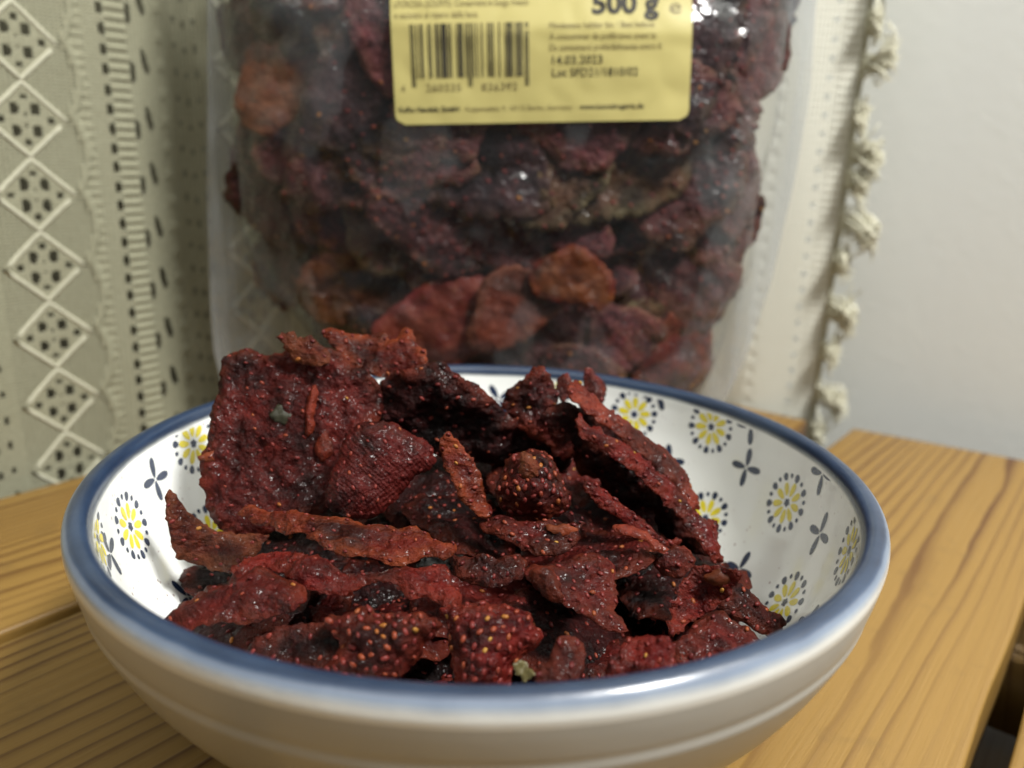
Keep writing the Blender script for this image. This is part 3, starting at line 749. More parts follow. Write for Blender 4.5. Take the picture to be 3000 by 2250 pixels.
SPEC = {
 # key: (material, seed, options, label)
 'big': ('maroon', 1, dict(th=2.2, amp=1.1, wr=0.42, curl=1.2, bend=(-2.5, -1.0), lump=1.2, seeds=3.0, seed_size=0.55, yellow=0.12), 'largest maroon dried strawberry slice, standing upright at the left of the bowl'),
 'lobe': ('woven', 2, dict(th=2.0, amp=0.7, wr=0.22, dome=2.0, seeds=2.4, seed_size=0.56, yellow=0.12), 'maroon slice with woven imprint, in front of the largest upright slice'),
 'flake': ('brown', 3, dict(th=0.9, amp=1.2, wr=0.4, fold=1.5, rough=0.5, seeds=3.5, yellow=0.4), 'small shrivelled brown flake on top edge of the largest slice'),
 'toporange': ('orange', 4, dict(th=1.8, amp=1.6, wr=0.4, fold=3.0, seeds=2.6, yellow=0.12), 'orange-red slice topping the heap behind the largest slice'),
 'darkback': ('dark', 5, dict(th=2.0, amp=2.0, wr=0.55, bend=(0, -2.0), curl=-1.0, seeds=3.2, yellow=0.1), 'wide blackish slice with orange rim, leaning in the middle back'),
 'lumpy': ('maroon', 6, dict(seed_size=0.56, th=3.0, amp=1.8, wr=0.5, lump=3.0, rough=0.6, seeds=2.2), 'crumpled lumpy slice peaking at the middle of the bowl back'),
 'backbita': ('crimson', 7, dict(th=1.4, amp=0.6, wr=0.3, seeds=0), 'tiny reddish bit just right of the crumpled peak slice'),
 'backbitb': ('crimson', 8, dict(th=1.8, amp=0.8, wr=0.4, fold=1.5, seeds=3.0), 'small curled red slice behind the upper end of the long salmon slice'),
 'tan': ('tan', 9, dict(th=1.4, amp=1.0, wr=0.12, bend=(1.5, 0), seeds=0), 'smooth tan slice in shade left of the long slanting slices'),
 'rightupper': ('salmon', 10, dict(th=2.0, amp=0.5, wr=0.4, rough=0.55, seeds=3.0, seed_size=0.56), 'long salmon slice on edge, uppermost at the right of the heap'),
 'rightlower': ('crimson', 11, dict(th=2.4, amp=0.6, wr=0.55, rough=0.6, seeds=2.1, seed_size=0.56), 'long dark glossy slice just below the long salmon slice'),
 'rightshade': ('dark', 12, dict(th=2.0, amp=1.5, wr=0.5, seeds=5.0), 'blackish shaded slice under the two long slanting slices'),  # added slice, its black flesh forms the shaded area below the slab
 'rightbit': ('crimson', 13, dict(th=1.5, amp=0.3, wr=0.3, seeds=0), 'tiny red bit sticking out right of the long dark slice'),
 'slant': ('crimson', 14, dict(th=2.2, amp=0.6, wr=0.5, seeds=1.9, seed_size=0.7, yellow=0.25), 'narrow crimson slice slanting below the long dark slice'),
 'redstrip': ('salmon', 15, dict(th=1.6, amp=0.7, wr=0.3, curl=0.6, seeds=0), 'short bright red strip under the narrow slanting slice'),
 'curl': ('orange', 16, dict(th=2.0, amp=1.0, wr=0.45, fold=2.5, curl=1.0, seeds=2.2, yellow=0.3), 'small orange curled slice right of the woven imprint slice'),
 'cone': ('maroon', 17, dict(sp=0.6, th=2.5, amp=0.8, wr=0.5, dome=5.0, lump=1.5, seeds=1.15, seed_size=0.72, yellow=0.15, stint=0.15), 'knobbly seed-covered strawberry tip at the centre of the heap'),
 'shelf': ('maroon', 18, dict(th=2.2, amp=0.9, wr=0.5, lump=1.2, seeds=1.55, seed_size=0.56, yellow=0.12), 'flat seedy slice with an orange patch under the seed-covered tip'),
 'frontorange': ('orange', 19, dict(th=1.8, amp=1.0, wr=0.45, curl=-0.8, bend=(-1.5, 0), seeds=2.8, seed_size=0.45, yellow=0.12), 'long orange-red slice in front of the largest slice'),
 'leftpoint': ('brown', 20, dict(th=1.6, amp=1.4, wr=0.3, fold=3.5, curl=0.8, seeds=3.4), 'pointed brown slice against the bowl wall at far left'),
 'leftlobe': ('maroon', 21, dict(lump=0.8, th=1.6, amp=1.2, wr=0.5, curl=-1.2, bend=(-1.0, -1.5), seeds=3.0, seed_size=0.48, yellow=0.5), 'brownish lobe resting on the front left rim'),
 'frontwavy': ('crimson', 22, dict(th=1.4, amp=1.5, wr=0.45, curl=-1.2, rough=0.5, seeds=3.0, seed_size=0.45, yellow=0.15), 'long wavy red slice below the long orange-red slice'),
 'midcrumple': ('dark', 23, dict(seed_size=0.56, th=2.4, amp=1.2, wr=0.7, lump=2.0, seeds=1.9), 'dark crumpled slice between the wavy red slice and the seedy shelf slice'),
 'seedyleft': ('maroon', 24, dict(sp=0.6, th=2.4, amp=1.3, wr=0.55, dome=3.5, lump=1.5, seeds=1.15, seed_size=0.70, yellow=0.3, stint=0.12), 'seed-crusted strawberry end with golden seeds, left of front rim centre'),
 'seedymid': ('crimson', 25, dict(sp=0.6, th=2.4, amp=0.9, wr=0.45, dome=3.5, lump=1.0, seeds=1.2, seed_size=0.68, yellow=0.1, stint=0.2), 'seed-crusted red strawberry end at the middle of the front rim'),
 'rightfront': ('maroon', 26, dict(th=2.0, amp=0.8, wr=0.3, curl=0.6, seeds=1.9, seed_size=0.56, yellow=0.12), 'broad red-brown slice with yellow fleck, right of the seed-crusted ends'),
 'redlobe': ('salmon', 27, dict(th=1.8, amp=0.4, wr=0.25, dome=1.4, seeds=0), 'small bright red lobe on the broad red-brown slice'),
 'frill': ('crimson', 28, dict(th=1.3, amp=2.0, wr=0.45, lump=0.9, fold=2.5, curl=1.2, rough=0.7, seeds=2.6), 'crumpled slice with pale frilled edge at the right of the heap'),
 'crumb': ('maroon', 29, dict(seed_size=0.56, th=1.8, amp=1.0, wr=0.6, lump=1.8, seeds=1.7, yellow=0.35), 'small rough slice above the pale-frilled slice'),
 'rightslab': ('dark', 30, dict(th=2.4, amp=0.6, wr=0.35, seeds=2.6), 'dark slab sliding down the right bowl wall to the rim'),
 'frontright': ('crimson', 31, dict(yellow=0.12, th=2.2, amp=1.2, wr=0.55, lump=1.6, seeds=1.65, seed_size=0.56), 'rough red slice behind the front rim, right of centre'),
 'rightbase': ('maroon', 32, dict(th=1.6, amp=1.3, wr=0.4, seeds=2.4), 'brown-red slice lying low beneath the dark slab at right'),
 'frontdark': ('dark', 33, dict(th=1.8, amp=1.1, wr=0.6, curl=0.8, seeds=2.4), 'small dark slice standing behind the front rim beside the green sepal'),
 'frontleft': ('dark', 34, dict(th=1.6, amp=1.5, wr=0.5, curl=1.0, seeds=3.4), 'dark hollow slice in the shade behind the front left rim'),
}
IN_BOWL = 'dried strawberry slices heaped in the bowl'
SL = {}
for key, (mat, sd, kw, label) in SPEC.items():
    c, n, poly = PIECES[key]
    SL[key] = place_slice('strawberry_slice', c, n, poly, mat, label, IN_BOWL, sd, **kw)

place_slice('strawberry_slice', (29.5, 14.5, 51.5), (0.25, -0.95, 0.1), [(-19, 9), (-14, 12), (-4, 8), (6, 2), (14, -5), (20, -12), (17, -16), (8, -12), (0, -7), (-8, -1), (-16, 4)], 'dark', 'dark slice wedged between the two long slanting slices', IN_BOWL, 61, th=1.6, amp=0.8, wr=0.4, seeds=3.0)
# green scrap stuck to the largest slice, pale sepal at the front, orange patches
def patch(name, parent, c_xy, r, mat, seed, h=1.0, mats=None):
    """small dried scrap lying on the front face of a slice (its own part)"""
    poly = [(r[0] * math.cos(a) * (1 + 0.25 * math.sin(3 * a + seed)), r[1] * math.sin(a) * (1 + 0.2 * math.cos(2 * a + seed))) for a in np.linspace(0, 2 * PI, 12, endpoint=False)]
    me, _ = slice_mesh(name, poly, seed, sp=0.5, th=h, amp=0.4, wr=0.25, dome=h * 0.6, seeds=0, rough=0.3)
    o = link_mesh(name, me, mat)
    co = np.array([v.co for v in parent.data.vertices]); nv = len(co) // 2
    d = np.hypot(co[:nv, 0] - c_xy[0] / 1000, co[:nv, 1] - c_xy[1] / 1000)
    z = co[:nv][d < 0.0025][:, 2]
    o.parent = parent
    o.location = (c_xy[0] / 1000, c_xy[1] / 1000, float(np.mean(z)) + 0.0002 if len(z) else 0.001)
    return o
pc = PIECES
patch('green_leaf_scrap', SL['big'], (-0.5, 5.0), (2.4, 2.0), M_LEAF, 41, 0.4)
patch('orange_flesh_patch', SL['big'], (-14.5, -4.6), (2.0, 1.1), M_FLESH['tan'], 42, 0.8)
patch('fibre_ridge', SL['big'], (5.2, 5.5), (1.1, 6.0), M_FLESH['salmon'], 43, 1.3)
patch('fibre_ridge', SL['big'], (8.3, -1.0), (1.8, 3.2), M_FLESH['salmon'], 47, 1.0)
patch('orange_flesh_patch', SL['shelf'], (4.6, -0.4), (3.0, 1.6), M_FLESH['tan'], 44, 0.9)
patch('yellow_fleck', SL['rightfront'], (1.6, -1.2), (0.6, 0.4), M_FLESH['tan'], 45, 0.4)
patch('fibrous_core', SL['cone'], (-1.2, 2.6), (2.0, 2.6), M_FLESH['brown'], 46, 1.2)
patch('pale_skin_patch', SL['frill'], (3.6, 3.2), (2.8, 1.5), M_FLESH['tan'], 48, 0.8)
c, n, poly = PIECES['leaf']
Mw = frame([x / 1000 for x in c], n)
me, _ = slice_mesh('sepal', [(x * 0.9, y * 0.9) for x, y in poly], 51, sp=0.35, th=0.35, amp=1.0, wr=0.45, fold=2.0, rough=0.6, seeds=0)
o = link_mesh('sepal', me, M_LEAFP); o.matrix_world = Mw
tag(o, 'small pale green dried sepal behind the front rim', 'sepal')

# slices underneath, mostly buried, most in dark flesh for the shade of the gaps
def blob_poly(rng, w, h, k=16):
    ph = [rng.uniform(0, 6.28) for _ in range(3)]
    out = []
    for i in range(k):
        a = 2 * PI * i / k
        taper = 1 - 0.25 * math.sin(a)
        r = 1 + 0.10 * math.sin(2 * a + ph[0]) + 0.09 * math.sin(3 * a + ph[1]) + 0.06 * math.sin(5 * a + ph[2])
        out.append((w / 2 * r * math.cos(a) * taper, h / 2 * r * math.sin(a)))
    return out
rng = random.Random(23)
under = [(-40, 20, 40), (-20, 30, 42), (5, 35, 40), (25, 28, 36), (42, 8, 28), (-48, -5, 28), (-25, 8, 36), (0, 14, 38), (20, 8, 34), (45, -22, 24), (-40, -25, 28), (-15, -12, 32), (10, -4, 34),
         (30, -14, 30), (-28, -40, 23), (-8, -30, 26), (14, -28, 26), (32, -34, 25), (-12, -50, 25), (8, -52, 25), (24, -50, 25), (-34, -44, 25), (0, 0, 22), (-20, -20, 20), (20, 15, 20), (25, -10, 18), (-10, 25, 22), (38, -38, 26), (48, 2, 22), (-50, 8, 24),
         (-13, 10, 47), (-4, 0, 45), (28, 4, 41), (33, -3, 38), (-28, -24, 31), (-18, -20, 32), (12, 8, 46), (-36, -6, 40), (20, -8, 42), (40, -8, 36), (-44, -20, 34), (0, -18, 36), (-8, -38, 27), (16, -22, 34), (2, 24, 47), (22, 20, 43), (-24, -12, 31), (-27, -2, 32), (-34, -16, 29)]
for i, (x, y, z) in enumerate(under):
    poly = blob_poly(rng, rng.uniform(24, 33), rng.uniform(20, 27))
    n = Vector((rng.gauss(0, 0.22), rng.gauss(-0.15, 0.22), 1))
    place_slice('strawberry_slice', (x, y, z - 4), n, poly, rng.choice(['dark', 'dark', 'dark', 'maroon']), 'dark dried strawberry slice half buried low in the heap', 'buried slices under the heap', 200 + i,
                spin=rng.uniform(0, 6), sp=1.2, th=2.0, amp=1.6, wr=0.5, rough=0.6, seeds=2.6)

# ------------------------------------------------------------------ clear bag with label
YC = 0.137
def itp(z, tab):
    return float(np.interp(z, [a for a, b in tab], [b for a, b in tab]))
FL = [(0, -.094), (.02, -.103), (.041, -.1064), (.057, -.1064), (.094, -.1048), (.128, -.1022), (.160, -.0998), (.26, -.096)]
FR = [(0, .074), (.02, .083), (.044, .0915), (.072, .0975), (.109, .1016), (.138, .103), (.165, .1014), (.26, .102)]
CL = [(0, -.040), (.03, -.052), (.051, -.064), (.068, -.079), (.085, -.086), (.26, -.091)]
CR_ = [(0, .054), (.02, .064), (.039, .074), (.079, .085), (.101, .085), (.127, .088), (.26, .089)]
def bulge(x, z):
    xl, xr = itp(z, CL) - 0.006, itp(z, CR_) + 0.004
    c, w = (xl + xr) / 2, (xr - xl) / 2
    q = abs((x - c) / w)
    Tz = float(np.interp(z, [0, .012, .03, .09, .15, .22, .25], [.030, .034, .034, .034, .033, .016, .0015]))
    b = Tz * max(0.0, 1 - q ** 4.5) ** 0.55
    return b
LAB_O = (-0.0327, 0.1217); LAB_A = math.radians(2.7); LAB_W, LAB_H = 0.0892, 0.105
def lab2bag(lx, ly):
    return (LAB_O[0] + lx * math.cos(LAB_A) - ly * math.sin(LAB_A), LAB_O[1] + lx * math.sin(LAB_A) + ly * math.cos(LAB_A))
def lab_mask(x, z):
    dx, dz = x - LAB_O[0], z - LAB_O[1]
    lx = dx * math.cos(LAB_A) + dz * math.sin(LAB_A); ly = -dx * math.sin(LAB_A) + dz * math.cos(LAB_A)
    d = max(-lx, lx - LAB_W, -ly, ly - LAB_H)
    return min(max((0.010 - d) / 0.010, 0), 1)
def y_front(x, z):
    b = bulge(x, z)
    k = min(b / 0.02, 1.0) * (1 - 0.82 * lab_mask(x, z))
    p = Vector((x, z, 0)) * 1000
    w = 0.0024 * noise.noise(p * 0.045) + 0.0016 * (1 - 2 * abs(noise.noise(p * 0.075 + Vector((4, 4, 4))))) + 0.0007 * noise.noise(p * 0.2)
    crease = 0.0008 * noise.noise(Vector((x * 140, z * 25, 3))) * (1 - min(b / 0.02, 1))
    return YC - b + w * k + crease
def y_back(x, z):
    p = Vector((x, z, 30)) * 1000
    return YC + bulge(x, z) * 0.95 + 0.002 * noise.noise(p * 0.05) * min(bulge(x, z) / 0.02, 1) + 0.0006

bag = tag(empty('resealable_bag', (0, YC, 0.0)), 'clear plastic bag with yellow label, packed with dried strawberries, behind the bowl', 'bag')
def film_mat():
    g = NT('clear_film')
    t = g.t
    co = g.coord()
    lw = g.n('ShaderNodeLayerWeight'); lw.inputs['Blend'].default_value = 0.5
    h = g.math('ADD', g.noise(co, 45, 4, 0.55), g.math('MULTIPLY', g.noise(co, 160, 2), 0.25))
    nrm = g.bump(h, 0.7, 0.004)
    g.i(lw.inputs['Normal'], nrm)
    fres = g.math('ADD', 0.045, g.math('MULTIPLY', 0.85, g.math('POWER', lw.outputs['Facing'], 4.0)))
    tr = g.n('ShaderNodeBsdfTransparent'); tr.inputs['Color'].default_value = (0.955, 0.96, 0.965, 1)
    gl = g.n('ShaderNodeBsdfGlossy'); gl.inputs['Roughness'].default_value = 0.16; g.i(gl.inputs['Normal'], nrm)
    df = g.n('ShaderNodeBsdfDiffuse'); df.inputs['Color'].default_value = (0.66, 0.70, 0.73, 1)
    tl = g.n('ShaderNodeBsdfTranslucent'); tl.inputs['Color'].default_value = (0.66, 0.70, 0.73, 1)
    md = g.n('ShaderNodeMixShader'); md.inputs[0].default_value = 0.35
    t.links.new(df.outputs[0], md.inputs[1]); t.links.new(tl.outputs[0], md.inputs[2])
    cloud = g.ramp(g.noise(g.mapping(co, (26, 26, 17)), 1.0, 2, 0.5, 0.4), [(0.53, 0.012), (0.56, 0.06), (0.70, 0.075)])
    seal = g.math('MULTIPLY', g.attr('seal'), g.ramp(g.noise(g.mapping(co, (260, 50, 12)), 1.0, 3), [(0.3, 0.10), (0.7, 0.34)]))
    hz = g.math('ADD', cloud, seal, clamp=True)
    m1 = g.n('ShaderNodeMixShader'); g.i(m1.inputs[0], hz)
    t.links.new(tr.outputs[0], m1.inputs[1]); t.links.new(md.outputs[0], m1.inputs[2])
    m2 = g.n('ShaderNodeMixShader'); g.i(m2.inputs[0], fres)
    t.links.new(m1.outputs[0], m2.inputs[1]); t.links.new(gl.outputs[0], m2.inputs[2])
    t.links.new(m2.outputs[0], g.out.inputs['Surface'])
    t.nodes.remove(g.b)
    return g.m
M_FILM = film_mat()

NU, NVv = 120, 130
Z1 = 0.25
def sheet(yfun, flip):
    vs_, fs, seal = [], [], []
    for j in range(NVv + 1):
        z = 0.0006 + (Z1 - 0.0006) * j / NVv
        xl, xr = itp(z, FL), itp(z, FR)
        for i in range(NU + 1):
            x = xl + (xr - xl) * i / NU
            vs_.append((x, yfun(x, z) - YC, z))
            d = min(x - xl, xr - x)
            seal.append(min(max(1 - d / 0.012, 0), 1) * 0.5 + (0.5 if bulge(x, z) < 0.002 else 0))
    for j in range(NVv):
        for i in range(NU):
            a = j * (NU + 1) + i
            f = (a, a + 1, a + NU + 2, a + NU + 1)
            fs.append(f[::-1] if flip else f)
    return vs_, fs, seal
v1, f1, s1 = sheet(y_front, False)
me = mesh_from('front_film', v1, f1); set_attr(me, 'seal', s1); link_mesh('front_film', me, M_FILM, bag)
v2, f2, s2 = sheet(y_back, True)
me = mesh_from('back_film', v2, f2); set_attr(me, 'seal', s2); link_mesh('back_film', me, M_FILM, bag)
bv = [v1[i] for i in range(NU + 1)] + [v2[i] for i in range(NU + 1)]
me = mesh_from('bottom_gusset', bv, [(i, i + NU + 1, i + NU + 2, i + 1) for i in range(NU)]); set_attr(me, 'seal', [0.2] * len(bv))
link_mesh('bottom_gusset', me, M_FILM, bag)

# label
def label_pt(lx, ly, lift):
    x, z = lab2bag(lx, ly)
    return (x, y_front(x, z) - lift - YC, z)
def rounded(lx, ly, r=0.0028):
    return lx, ly
nx, ny = 72, 84
xs = np.linspace(0, LAB_W, nx + 1); ys = np.linspace(0, LAB_H, ny + 1)
lv, lf, idx = [], [], {}
R_ = 0.003
for j, yy in enumerate(ys):
    for i, xx in enumerate(xs):
        # rounded corners: pull the outermost rows in
        ins = 0.0
        if yy < R_: ins = R_ - math.sqrt(max(R_ ** 2 - (R_ - yy) ** 2, 0))
        if yy > LAB_H - R_: ins = R_ - math.sqrt(max(R_ ** 2 - (yy - LAB_H + R_) ** 2, 0))
        x2 = ins + (LAB_W - 2 * ins) * xx / LAB_W
        idx[(i, j)] = len(lv); lv.append(label_pt(x2, yy, 0.00025))
for j in range(ny):
    for i in range(nx):
        lf.append((idx[(i, j)], idx[(i + 1, j)], idx[(i + 1, j + 1)], idx[(i, j + 1)]))
M_LABEL = simple('yellow_paper_label', (0.445, 0.39, 0.145), 0.48, 0.4, 60, 0.05, 0.15)
M_PRINT = simple('black_print', (0.030, 0.027, 0.020), 0.5, 0.3, 300, 0.2)
M_PRINTG = simple('grey_print', (0.20, 0.165, 0.07), 0.5, 0.3, 300, 0.15)
label = link_mesh('label', mesh_from('label', lv, lf), M_LABEL, bag)
label['label'] = 'yellow paper label with black print'

def text(body, x0, x1, y0, cap, mat=M_PRINT, bold=0.0):
    cu = bpy.data.curves.new('print', 'FONT'); cu.body = body; cu.size = 1.0; cu.resolution_u = 3; cu.offset = bold
    to = bpy.data.objects.new('print', cu); COL.objects.link(to)
    bpy.context.view_layer.update()
    dg = bpy.context.evaluated_depsgraph_get()
    me = bpy.data.meshes.new_from_object(to.evaluated_get(dg))
    bpy.data.objects.remove(to); bpy.data.curves.remove(cu)
    co = np.array([v.co for v in me.vertices])
    if len(co) == 0: return
    sx = (x1 - x0) / (co[:, 0].max() - co[:, 0].min()); sy = cap / 0.69
    bx = co[:, 0].min()
    for v in me.vertices:
        v.co = label_pt((x0 + (v.co.x - bx) * sx) / 1000, (y0 + v.co.y * sy) / 1000, 0.00042)
    me.materials.clear()
    o = link_mesh('printed_text', me, mat, label, smooth=False)
    return o
text('KoRo Handels GmbH', 1.2, 19.4, 3.6, 1.5, M_PRINT, 0.018)
text('\u00b7 Koppenplatz 9, 10115 Berlin, Germany \u00b7', 20.4, 54.6, 3.6, 1.45, M_PRINTG)
text('www.korodrogerie.de', 55.8, 75.2, 3.6, 1.5, M_PRINT, 0.012)
text('4', 2.2, 3.4, 9.4, 2.0, M_PRINTG)
text('260335', 9.6, 20.3, 9.4, 2.1, M_PRINTG)
text('836392', 26.4, 37.2, 9.4, 2.1, M_PRINTG)
text('Mindestens haltbar bis: / Best before:', 46.8, 78.0, 26.3, 1.8, M_PRINTG)
text('\u00c0 consommer de pr\u00e9f\u00e9rence avant le:', 46.8, 78.6, 23.2, 1.8, M_PRINTG)
text('Da consumarsi preferibilmente entro il:', 46.8, 80.2, 20.2, 1.8, M_PRINTG)
text('14.03.2023', 47.6, 62.5, 16.4, 2.3, M_PRINT)
text('Lot SFD21/1810/02', 47.6, 73.2, 12.9, 2.3, M_PRINT)
text('500 g', 59.4, 79.2, 30.4, 5.6, M_PRINT, 0.035)
text('e', 82.4, 86.0, 30.2, 4.2, M_PRINTG)
text('FRUTTA A GUSCIO, SESAMO e ARACHIDI, SO-', 1.2, 39.4, 36.2, 1.9, M_PRINTG)
text('LFOROSA (SOLFITI). Conservare in luogo fresco', 1.2, 40.6, 33.0, 1.9, M_PRINTG)
text('e asciutto al riparo dalla luce.', 1.2, 26.0, 29.9, 1.9, M_PRINTG)
text('Ingredienti: fragole essiccate. PU\u00d2 CONTENERE', 1.2, 40.0, 39.4, 1.9, M_PRINTG)

# barcode: the bars of the printed number
def ean_bits(code):
    Lc = ['0001101', '0011001', '0010011', '0111101', '0100011', '0110001', '0101111', '0111011', '0110111', '0001011']
    Gc = [''.join('1' if b == '0' else '0' for b in s)[::-1] for s in Lc]
    Rc = [''.join('1' if b == '0' else '0' for b in s) for s in Lc]
    par = ['LLLLLL', 'LLGLGG', 'LLGGLG', 'LLGGGL', 'LGLLGG', 'LGGLLG', 'LGGGLL', 'LGLGLG', 'LGLGGL', 'LGGLGL'][int(code[0])]
    s = '101'
    for c, p in zip(code[1:7], par): s += (Lc if p == 'L' else Gc)[int(c)]
    s += '01010'
    for c in code[7:]: s += Rc[int(c)]
    return s + '101'
bits = ean_bits('4260335836392')
bvs, bfs = [], []
mod = 35.0 / len(bits)
for k, b in enumerate(bits):
    if b != '1': continue
    guard = k < 3 or k >= len(bits) - 3 or 45 <= k < 50
    ylo, yhi = (10.6 if guard else 13.2), 28.2
    xa, xb = 5.6 + k * mod, 5.6 + (k + 1) * mod * 1.0
    base = len(bvs)
    for q in range(5):
        yy = ylo + (yhi - ylo) * q / 4
        bvs.append(label_pt(xa / 1000, yy / 1000, 0.00042)); bvs.append(label_pt(xb / 1000, yy / 1000, 0.00042))
    for q in range(4):
        a = base + 2 * q; bfs.append((a, a + 1, a + 3, a + 2))
link_mesh('barcode', mesh_from('barcode', bvs, bfs), M_PRINT, label, smooth=False)

# dried slices inside the bag: several shapes, each copied as its own thing
rng = random.Random(77)
PROTO = []
BAG_FLESH = {  # lightened, greyer flesh makes up for dim light and film haze in the bag
 'maroon': flesh('lightened_maroon_flesh', (0.06, 0.014, 0.018), (0.17, 0.040, 0.042), (0.26, 0.085, 0.08), (0.26, 0.10, 0.05), 0.5, 0.5, 0.0, 0.8, 0, (0.48, 0.66, 0.62)),
 'crimson': flesh('lightened_crimson_flesh', (0.08, 0.012, 0.018), (0.22, 0.035, 0.042), (0.32, 0.08, 0.075), (0.33, 0.12, 0.08), 0.5, 0.5, 0.0, 0.8, 0, (0.48, 0.66, 0.62)),
 'dark': flesh('lightened_dark_flesh', (0.025, 0.010, 0.014), (0.075, 0.022, 0.026), (0.13, 0.045, 0.045), (0.2, 0.08, 0.05), 0.6, 0.5, 0.0, 0.8, 0, (0.48, 0.66, 0.62)),
 'brown': flesh('lightened_brown_flesh', (0.07, 0.022, 0.014), (0.17, 0.055, 0.032), (0.25, 0.09, 0.055), (0.3, 0.17, 0.09), 0.6, 0.5, 0.0, 0.8, 0.5, (0.48, 0.66, 0.62)),
}
BAG_FLESH['orange'] = M_FLESH['orange']
for k, (mat, w, h, kw) in enumerate([('maroon', 34, 28, dict(seeds=2.4)), ('crimson', 30, 26, dict(seeds=2.2)), ('dark', 36, 28, dict(seeds=3.5)), ('maroon', 28, 36, dict(seeds=1.9, lump=0.8)),
                                     ('brown', 32, 26, dict(seeds=3.5)), ('crimson', 26, 32, dict(seeds=2.4, lump=0.6)), ('maroon', 38, 26, dict(seeds=3.0)), ('orange', 28, 22, dict(seeds=3.2))]):
    me, sme = slice_mesh('strawberry_slice', blob_poly(rng, w, h), 300 + k, sp=1.1, th=1.2, amp=1.1, wr=0.38, rough=0.6, fold=rng.uniform(0, 1.2), seed_size=0.62, **kw)
    me.materials.append(BAG_FLESH[mat]); me.polygons.foreach_set('use_smooth', [True] * len(me.polygons))
    if sme is not None: sme.materials.append(M_SEED); sme.polygons.foreach_set('use_smooth', [True] * len(sme.polygons))
    PROTO.append((me, sme))
def bag_slice(k, x, y, z, n, spin, label_=None, mat=None, sc=1.0, deep=False, push=0.0):
    me, sme = PROTO[k]
    if mat: me = me.copy(); me.materials.clear(); me.materials.append(mat)
    o = bpy.data.objects.new('strawberry_slice', me); COL.objects.link(o)
    mw = frame((x, y, z), n, spin) @ Matrix.Scale(sc, 4)
    # press the slice against the inside of the film without letting it through
    A = np.array(mw); nvx = len(me.vertices) // 2
    co_ = np.array([me.vertices[q].co for q in range(0, nvx, 9)])
    W_ = co_ @ A[:3, :3].T + A[:3, 3]
    over = max([y_front(a, c) + 0.0009 - b for a, b, c in W_ if bulge(a, c) > 0.004] + [-0.004])
    mw.translation.y += min(over, 0.02) if deep is False else max(0.0, min(over, 0.02))
    mw.translation.y += push
    o.matrix_world = mw
    tag(o, label_ or 'dried strawberry slice packed inside the clear bag', 'fruit slice', 'slices packed inside the clear bag')
    if sme is not None and label_ is None:
        s = bpy.data.objects.new('seeds', sme); COL.objects.link(s); s.parent = o; s['kind'] = 'stuff'
    return o
SPECIAL = [(0.0236, 0.0765, 7, 'amber oval slice with red rim inside the bag, above the bowl', 'amber', 0.95, 0.1),
           (-0.0215, 0.058, 6, 'large orange and pink slice low inside the bag', 'pink', 1.25, 0.6),
           (0.004, 0.066, 1, 'brownish rounded slice with pale edge inside the bag, beside the amber one', 'tanr', 1.05, 0.5),
           (-0.073, 0.135, 7, 'orange streaked slice at the upper left inside the bag', 'amber2', 1.3, 0.9),
           (-0.050, 0.070, 4, 'olive brown slice at the lower left inside the bag', 'olive', 1.2, 0.4)]
SPM = {'amber': flesh('amber_flesh', (0.18, 0.075, 0.025), (0.32, 0.17, 0.045), (0.38, 0.22, 0.065), (0.22, 0.02, 0.02), 0.9, 0.35, 0, 0.4),
       'pink': flesh('pink_flesh', (0.20, 0.05, 0.05), (0.32, 0.13, 0.085), (0.38, 0.19, 0.11), (0.30, 0.04, 0.06), 0.8, 0.4, 0, 0.5),
       'tanr': flesh('rust_flesh', (0.18, 0.07, 0.045), (0.30, 0.13, 0.08), (0.38, 0.19, 0.12), (0.40, 0.25, 0.16), 0.9, 0.4, 0, 0.5),
       'amber2': flesh('ochre_flesh', (0.16, 0.06, 0.018), (0.32, 0.16, 0.045), (0.42, 0.24, 0.075), (0.30, 0.10, 0.03), 0.7, 0.4, 0, 0.6, 0.8),
       'olive': flesh('olive_flesh', (0.10, 0.055, 0.022), (0.20, 0.11, 0.045), (0.26, 0.15, 0.07), (0.22, 0.10, 0.05), 0.7, 0.4, 0, 0.5)}
for (x, z, k, lab_, m_, sc, sp_) in SPECIAL:
    bag_slice(k, x, y_front(x, z) + 0.0042, z, Vector((0.05, -1, 0.12)), sp_, lab_, SPM[m_], sc)
